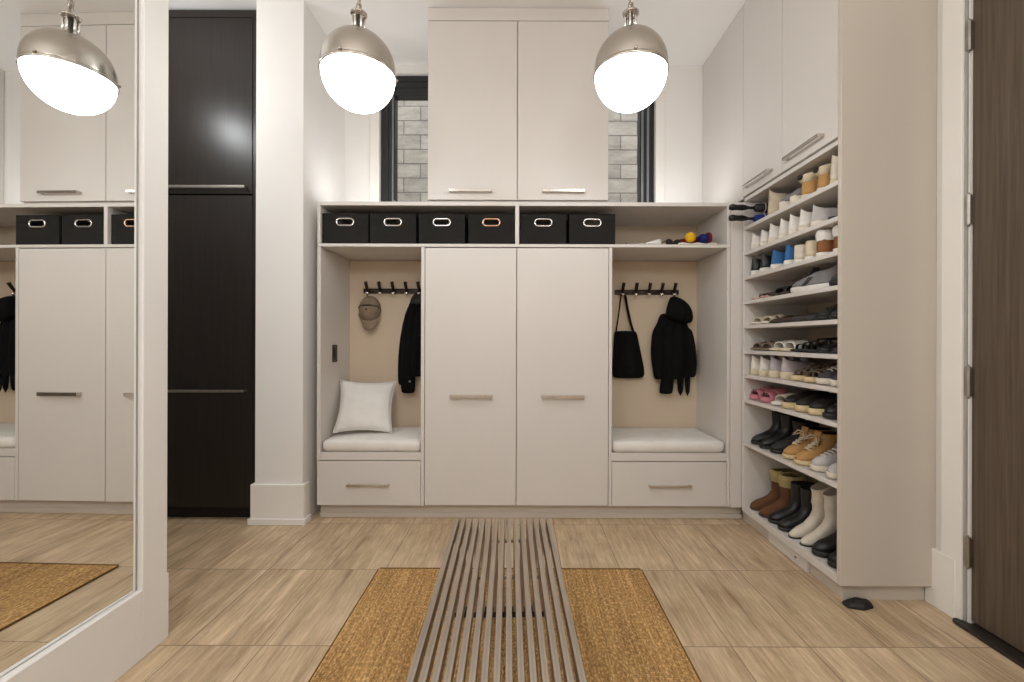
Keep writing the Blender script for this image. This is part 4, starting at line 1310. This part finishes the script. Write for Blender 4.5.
exec_list += [
    (2, 2.212, 'sneaker', 'sneaker', 'pale grey low sneaker with white tongue on the second shelf', SNW, 'pgsneak', -8, dict(up='palegrey', sole='offwhite', lace='white', tongue='white', H=.09)),
    (2, 2.095, 'slide', 'sandal', 'flat white sandal with dark edge beside the end panel, second shelf', 'sandals on the shoe shelves', 'wflat', 0, dict(up='offwhite', sole='black2', kind='band', ST=.014, foot='palegrey')),
    (3, 2.806, 'sneaker', 'sneaker', 'black sneaker with white sole in the corner of the third shelf', 'sneakers on the third shelf', 'bsneak', 0, dict(up='black', sole='white', lace='black2', H=.10, W=.047)),
    (3, 2.704, 'sneaker', 'sneaker', 'black sneaker with white sole beside the blue sneakers on the third shelf', 'sneakers on the third shelf', 'bsneak', 2, {}),
    (3, 2.590, 'sneaker', 'sneaker', 'blue knit sneaker with white sole beside the black sneakers', 'sneakers on the third shelf', 'blsneak', 4, dict(up='blue', sole='white', lace='paleblue', tongue='paleblue', H=.100, W=.050, ST=.032)),
    (3, 2.470, 'sneaker', 'sneaker', 'blue knit sneaker with white sole beside the cream slip-ons', 'sneakers on the third shelf', 'blsneak', 8, {}),
    (3, 2.362, 'slipon', 'slip_on_shoe', 'wide cream slip-on shoe beside the blue sneaker', 'slip-on shoes on the third shelf', 'creamslip', 0, dict(up='offwhite', sole='white', H=.115, W=.050, ST=.018)),
    (3, 2.270, 'slipon', 'slip_on_shoe', 'narrow cream slip-on shoe beside the tan and white boots', 'slip-on shoes on the third shelf', 'creamslip2', 0, dict(up='cream', sole='white', H=.118, W=.042, ST=.018)),
    (3, 2.182, 'boot', 'ankle_boot', 'tan boot with white toe and cuff next to the cream slip-on', 'boots on the third shelf', 'tanwhite', 0, dict(up='cognac', sole='white', SH=.110, cuff='white_cloth', L=.25, W=.043, sw=.90, bulge=.45, cuff_h=.055)),
    (3, 2.084, 'boot', 'ankle_boot', 'tan boot with white cuff touching the end panel, third shelf', 'boots on the third shelf', 'tanwhite', 2, {}),
    (4, 2.790, 'slide', 'sandal', 'dusty pink thong sandal in the corner of the fourth shelf', 'sandals on the shoe shelves', 'pinkthong', 0, dict(up='darkbrown', sole='dustypink', kind='thong', ST=.012)),
    (4, 2.690, 'slide', 'sandal', 'dusty pink thong sandal beside the black slides, fourth shelf', 'sandals on the shoe shelves', 'pinkthong', 3, {}),
    (4, 2.585, 'slide', 'sandal', 'black slide beside the pink thong sandals on the fourth shelf', 'sandals on the shoe shelves', 'bslide', 0, dict(up='black2', sole='darkbrown', kind='band', ST=.016)),
    (4, 2.480, 'slide', 'sandal', 'black slide beside the grey running shoe on the fourth shelf', 'sandals on the shoe shelves', 'bslide', -3, {}),
    (4, 2.285, 'sneaker', 'running_shoe', 'grey running shoe with white sole standing sideways on the fourth shelf', 'running shoes on the fourth shelf', 'grun', -78, dict(up='grey', sole='white', lace='charcoal', tongue='charcoal', accent='charcoal', H=.10)),
    (4, 2.085, 'sneaker', 'running_shoe', 'charcoal running shoe beside the end panel on the fourth shelf', 'running shoes on the fourth shelf', 'crun', 0, dict(up='charcoal', sole='black2', lace='black', H=.105)),
    (5, 2.800, 'slide', 'sandal', 'cream flat sandal in the corner of the fifth shelf', 'sandals on the shoe shelves', 'cream2', 0, dict(up='cream', sole='offwhite', kind='two', ST=.014)),
    (5, 2.695, 'slide', 'sandal', 'cream flat sandal beside the dark brown loafers, fifth shelf', 'sandals on the shoe shelves', 'cream2', 4, {}),
    (5, 2.590, 'slipon', 'loafer', 'dark brown loafer beside the cream sandals on the fifth shelf', 'loafers on the fifth shelf', 'bloaf', 0, dict(up='darkbrown', sole='black2', H=.055, ST=.012, lining='taupe')),
    (5, 2.487, 'slipon', 'loafer', 'dark brown loafer beside the charcoal flats on the fifth shelf', 'loafers on the fifth shelf', 'bloaf', 3, {}),
    (5, 2.384, 'slipon', 'ballet_flat', 'charcoal flat shoe beside the dark brown loafer', 'flats on the fifth shelf', 'cflat', 0, dict(up='charcoal', sole='black', H=.06, ST=.012, lining='grey')),
    (5, 2.286, 'slipon', 'ballet_flat', 'charcoal flat shoe beside the black lace-ups, fifth shelf', 'flats on the fifth shelf', 'cflat', 0, {}),
    (5, 2.186, 'sneaker', 'lace_up_shoe', 'black lace-up shoe beside the charcoal flat', 'lace-up shoes on the fifth shelf', 'blace', 0, dict(up='black2', sole='black', lace='charcoal', H=.095, ST=.022)),
    (5, 2.083, 'sneaker', 'lace_up_shoe', 'black lace-up shoe touching the end panel, fifth shelf', 'lace-up shoes on the fifth shelf', 'blace', 0, {}),
    (6, 2.800, 'slide', 'sandal', 'brown two-strap sandal in the corner of the sixth shelf', 'sandals on the shoe shelves', 'br2', 0, dict(up='taupe', sole='taupe', kind='two', ST=.014, foot='darkbrown')),
    (6, 2.698, 'slide', 'sandal', 'brown two-strap sandal beside the white slides, sixth shelf', 'sandals on the shoe shelves', 'br2', 3, {}),
    (6, 2.594, 'slide', 'sandal', 'white slide beside the brown sandals on the sixth shelf', 'sandals on the shoe shelves', 'wslide', 2, dict(up='white', sole='cream', kind='band', ST=.016)),
    (6, 2.486, 'slide', 'sandal', 'white slide beside the black strappy sandals, sixth shelf', 'sandals on the shoe shelves', 'wslide', -2, {}),
    (6, 2.384, 'slide', 'sandal', 'black strappy sandal beside the white slide on the sixth shelf', 'sandals on the shoe shelves', 'bstrap', 0, dict(up='black', sole='black2', kind='strappy', ST=.014)),
    (6, 2.284, 'slide', 'sandal', 'black strappy sandal beside the black flats, sixth shelf', 'sandals on the shoe shelves', 'bstrap', 0, {}),
    (6, 2.184, 'slipon', 'ballet_flat', 'black flat shoe beside the strappy sandals on the sixth shelf', 'flats on the sixth shelf', 'bflat', 0, dict(up='black', sole='black2', H=.065, ST=.012, lining='charcoal')),
    (6, 2.084, 'slipon', 'ballet_flat', 'black flat shoe touching the end panel, sixth shelf', 'flats on the sixth shelf', 'bflat', 0, {}),
    (7, 2.808, 'sneaker', 'sneaker', 'white platform sneaker in the corner of the seventh shelf', 'sneakers on the seventh shelf', 'plat', 0, dict(up='white', sole='cream', lace='white', H=.095, ST=.036, W=.045, lining='palelining')),
    (7, 2.710, 'sneaker', 'sneaker', 'white platform sneaker beside the lilac-grey pair, seventh shelf', 'sneakers on the seventh shelf', 'plat', 0, {}),
    (7, 2.606, 'sneaker', 'sneaker', 'lilac-grey thick-soled sneaker beside the white platforms', 'sneakers on the seventh shelf', 'lil', 4, dict(up='lilac', sole='cream', lace='white', H=.09, ST=.042, W=.048, lining='charcoal')),
    (7, 2.500, 'sneaker', 'sneaker', 'lilac-grey thick-soled sneaker beside the brown strappy sandals', 'sneakers on the seventh shelf', 'lil', 8, {}),
    (7, 2.395, 'slide', 'sandal', 'brown strappy sandal beside the lilac-grey sneaker', 'sandals on the shoe shelves', 'brstrap', 6, dict(up='taupe', sole='gum', kind='strappy', ST=.03, foot='darkbrown')),
    (7, 2.285, 'slide', 'sandal', 'brown strappy sandal beside the white and charcoal sneakers', 'sandals on the shoe shelves', 'brstrap', 6, {}),
    (7, 2.178, 'sneaker', 'sneaker', 'charcoal sneaker with white laces beside the brown sandals, seventh shelf', 'sneakers on the seventh shelf', 'cwh', 0, dict(up='charcoal', sole='offwhite', lace='white', tongue='white', H=.10, ST=.034, W=.046)),
    (7, 2.078, 'sneaker', 'sneaker', 'charcoal sneaker with white tongue touching the end panel, seventh shelf', 'sneakers on the seventh shelf', 'cwh', 0, {}),
    (8, 2.808, 'slide', 'slipper', 'puffy pink slide in the corner of the eighth shelf', 'slides on the eighth shelf', 'pinks', 0, dict(up='pink', sole='pink', kind='puffy', ST=.030, W=.045)),
    (8, 2.692, 'slide', 'slipper', 'puffy pink slide beside the white slipper', 'slides on the eighth shelf', 'pinks', 3, {}),
    (8, 2.580, 'slide', 'slipper', 'low white slipper beside the pink slides', 'slides on the eighth shelf', 'wslip', 6, dict(up='offwhite', sole='white', kind='band', ST=.02)),
    (8, 2.466, 'slipon', 'platform_shoe', 'black platform shoe with cream sole beside the white slipper', 'platform shoes on the eighth shelf', 'bplat', 4, dict(up='black2', sole='gum', H=.085, ST=.036, W=.049, lining='black')),
    (8, 2.354, 'slipon', 'platform_shoe', 'second black platform shoe with cream sole from the white slipper', 'platform shoes on the eighth shelf', 'bplat', 4, {}),
    (8, 2.242, 'slipon', 'platform_shoe', 'black platform shoe with cream sole next to the black trainers', 'platform shoes on the eighth shelf', 'bplat', 2, {}),
    (8, 2.128, 'sneaker', 'sneaker', 'all-black trainer beside the end panel, eighth shelf', 'trainers on the eighth shelf', 'btrain', 0, dict(up='black', sole='black2', lace='charcoal', H=.10)),
    (9, 2.795, 'boot', 'ankle_boot', 'black ankle boot in the corner of the second lowest shelf', 'boots on the second lowest shelf', 'bank', 0, dict(up='black', sole='black2', SH=.205, L=.285, W=.047, ST=.02, pointed=.85)),
    (9, 2.690, 'boot', 'ankle_boot', 'second black ankle boot from the corner, second lowest shelf', 'boots on the second lowest shelf', 'bank', 2, {}),
    (9, 2.580, 'boot', 'ankle_boot', 'black ankle boot beside the tan work boots', 'boots on the second lowest shelf', 'bank2', 0, dict(up='black2', sole='black', SH=.185, L=.285, W=.048, ST=.022)),
    (9, 2.466, 'boot', 'work_boot', 'tan work boot with loose laces beside the black ankle boot', 'boots on the second lowest shelf', 'work', 6, dict(up='tan', sole='gum', SH=.165, lace='cream', L=.29, W=.052, ST=.028)),
    (9, 2.348, 'boot', 'work_boot', 'tan work boot with loose laces beside the grey running shoes', 'boots on the second lowest shelf', 'work', 4, {}),
    (9, 2.230, 'sneaker', 'running_shoe', 'grey running shoe beside the tan work boot', 'running shoes on the second lowest shelf', 'grun2', 4, dict(up='palegrey', sole='offwhite', lace='white', tongue='grey', accent='grey', H=.11, ST=.034, L=.295, W=.050)),
    (9, 2.100, 'sneaker', 'running_shoe', 'grey running shoe touching the end panel, second lowest shelf', 'running shoes on the second lowest shelf', 'grun2', 2, {}),
    (10, 2.802, 'boot', 'shearling_boot', 'brown suede boot with shearling cuff in the corner of the lowest shelf', 'boots on the lowest shelf', 'ugg', 0, dict(up='brown', sole='darkbrown', SH=.235, cuff='fur2', L=.285, W=.050, ST=.016, sw=.96, bulge=.6, cuff_h=.075)),
    (10, 2.694, 'boot', 'shearling_boot', 'brown suede boot with shearling cuff beside the tall black boots', 'boots on the lowest shelf', 'ugg', 3, {}),
    (10, 2.596, 'boot', 'tall_boot', 'black boot beside the brown shearling boot, lowest shelf', 'boots on the lowest shelf', 'btall', 0, dict(up='black', sole='black2', SH=.235, L=.28, W=.046, ST=.022)),
    (10, 2.500, 'boot', 'tall_boot', 'black boot beside the cream heeled boots, lowest shelf', 'boots on the lowest shelf', 'btall', 3, {}),
    (10, 2.410, 'boot', 'heeled_boot', 'cream heeled boot beside the tall black boots', 'boots on the lowest shelf', 'cheel', 4, dict(up='offwhite', sole='black2', SH=.285, rise=.045, L=.265, W=.041, ST=.014, slouch=.004, lining='palelining', pointed=.85)),
    (10, 2.318, 'boot', 'heeled_boot', 'cream heeled boot next to the black chunky boots', 'boots on the lowest shelf', 'cheel', 3, {}),
    (10, 2.208, 'boot', 'chunky_boot', 'black chunky boot next to the cream heeled boots, lowest shelf', 'boots on the lowest shelf', 'bchunk', 2, dict(up='black', sole='black2', SH=.20, L=.285, W=.050, ST=.030)),
    (10, 2.090, 'boot', 'chunky_boot', 'black chunky boot touching the end panel, lowest shelf', 'boots on the lowest shelf', 'bchunk', 0, dict(up='black', sole='black2', SH=.20, L=.285, W=.050, ST=.030)),
]
for sh, d, mk, nm, lab, grp, key, deg, kw in exec_list:
    put(sh, d, mk, nm, lab, grp, key, deg, **kw)

# umbrellas lying on the top shelf, handles out
for i, (z, d, can, lab) in enumerate(((0.034, 2.790, 'royal', 'blue folded umbrella lying on the top shelf, black handle sticking out'),
                                      (0.1005, 2.785, 'black2', 'black folded umbrella lying on top of the blue umbrella'))):
    r = thing('folded_umbrella', lab, 'umbrella', (XS + 0.12, d, SZ[1] + z), 0, 'umbrellas on the top shelf')
    rings = []
    for r_, x_ in [(0.010, -0.10), (0.022, -0.09), (0.029, -0.03), (0.029, 0.08), (0.024, 0.16), (0.010, 0.20)]:
        rings.append([(x_, r_ * math.cos(2 * PI * k / 18) * (1 + .08 * math.cos(12 * PI * k / 18)), r_ * math.sin(2 * PI * k / 18) * (1 + .08 * math.cos(12 * PI * k / 18))) for k in range(18)])
    MB().loft(rings).build('canopy', M[can], r, 0, True)
    MB().tube([(-0.10, 0, 0), (-0.13, 0, 0.0), (-0.15, 0, 0.001)], [0.010, 0.009, 0.014], 12).build('shaft', M['black2'], r, 0, True)
    MB().tube([(-0.15, 0, 0.001), (-0.17, 0, 0.002), (-0.21, 0, 0.003), (-0.235, 0, 0.004), (-0.252, 0, 0.004)], [0.015, 0.019, 0.017, 0.021, 0.016], 14).build('umbrella_grip', M['black'], r, 0, True)
    MB().tube([(-0.04, 0.0302 * math.cos(2 * PI * k / 20), 0.0302 * math.sin(2 * PI * k / 20)) for k in range(20)], 0.003, 6, True).build('tie_strap', M['palegrey'], r, 0, True)
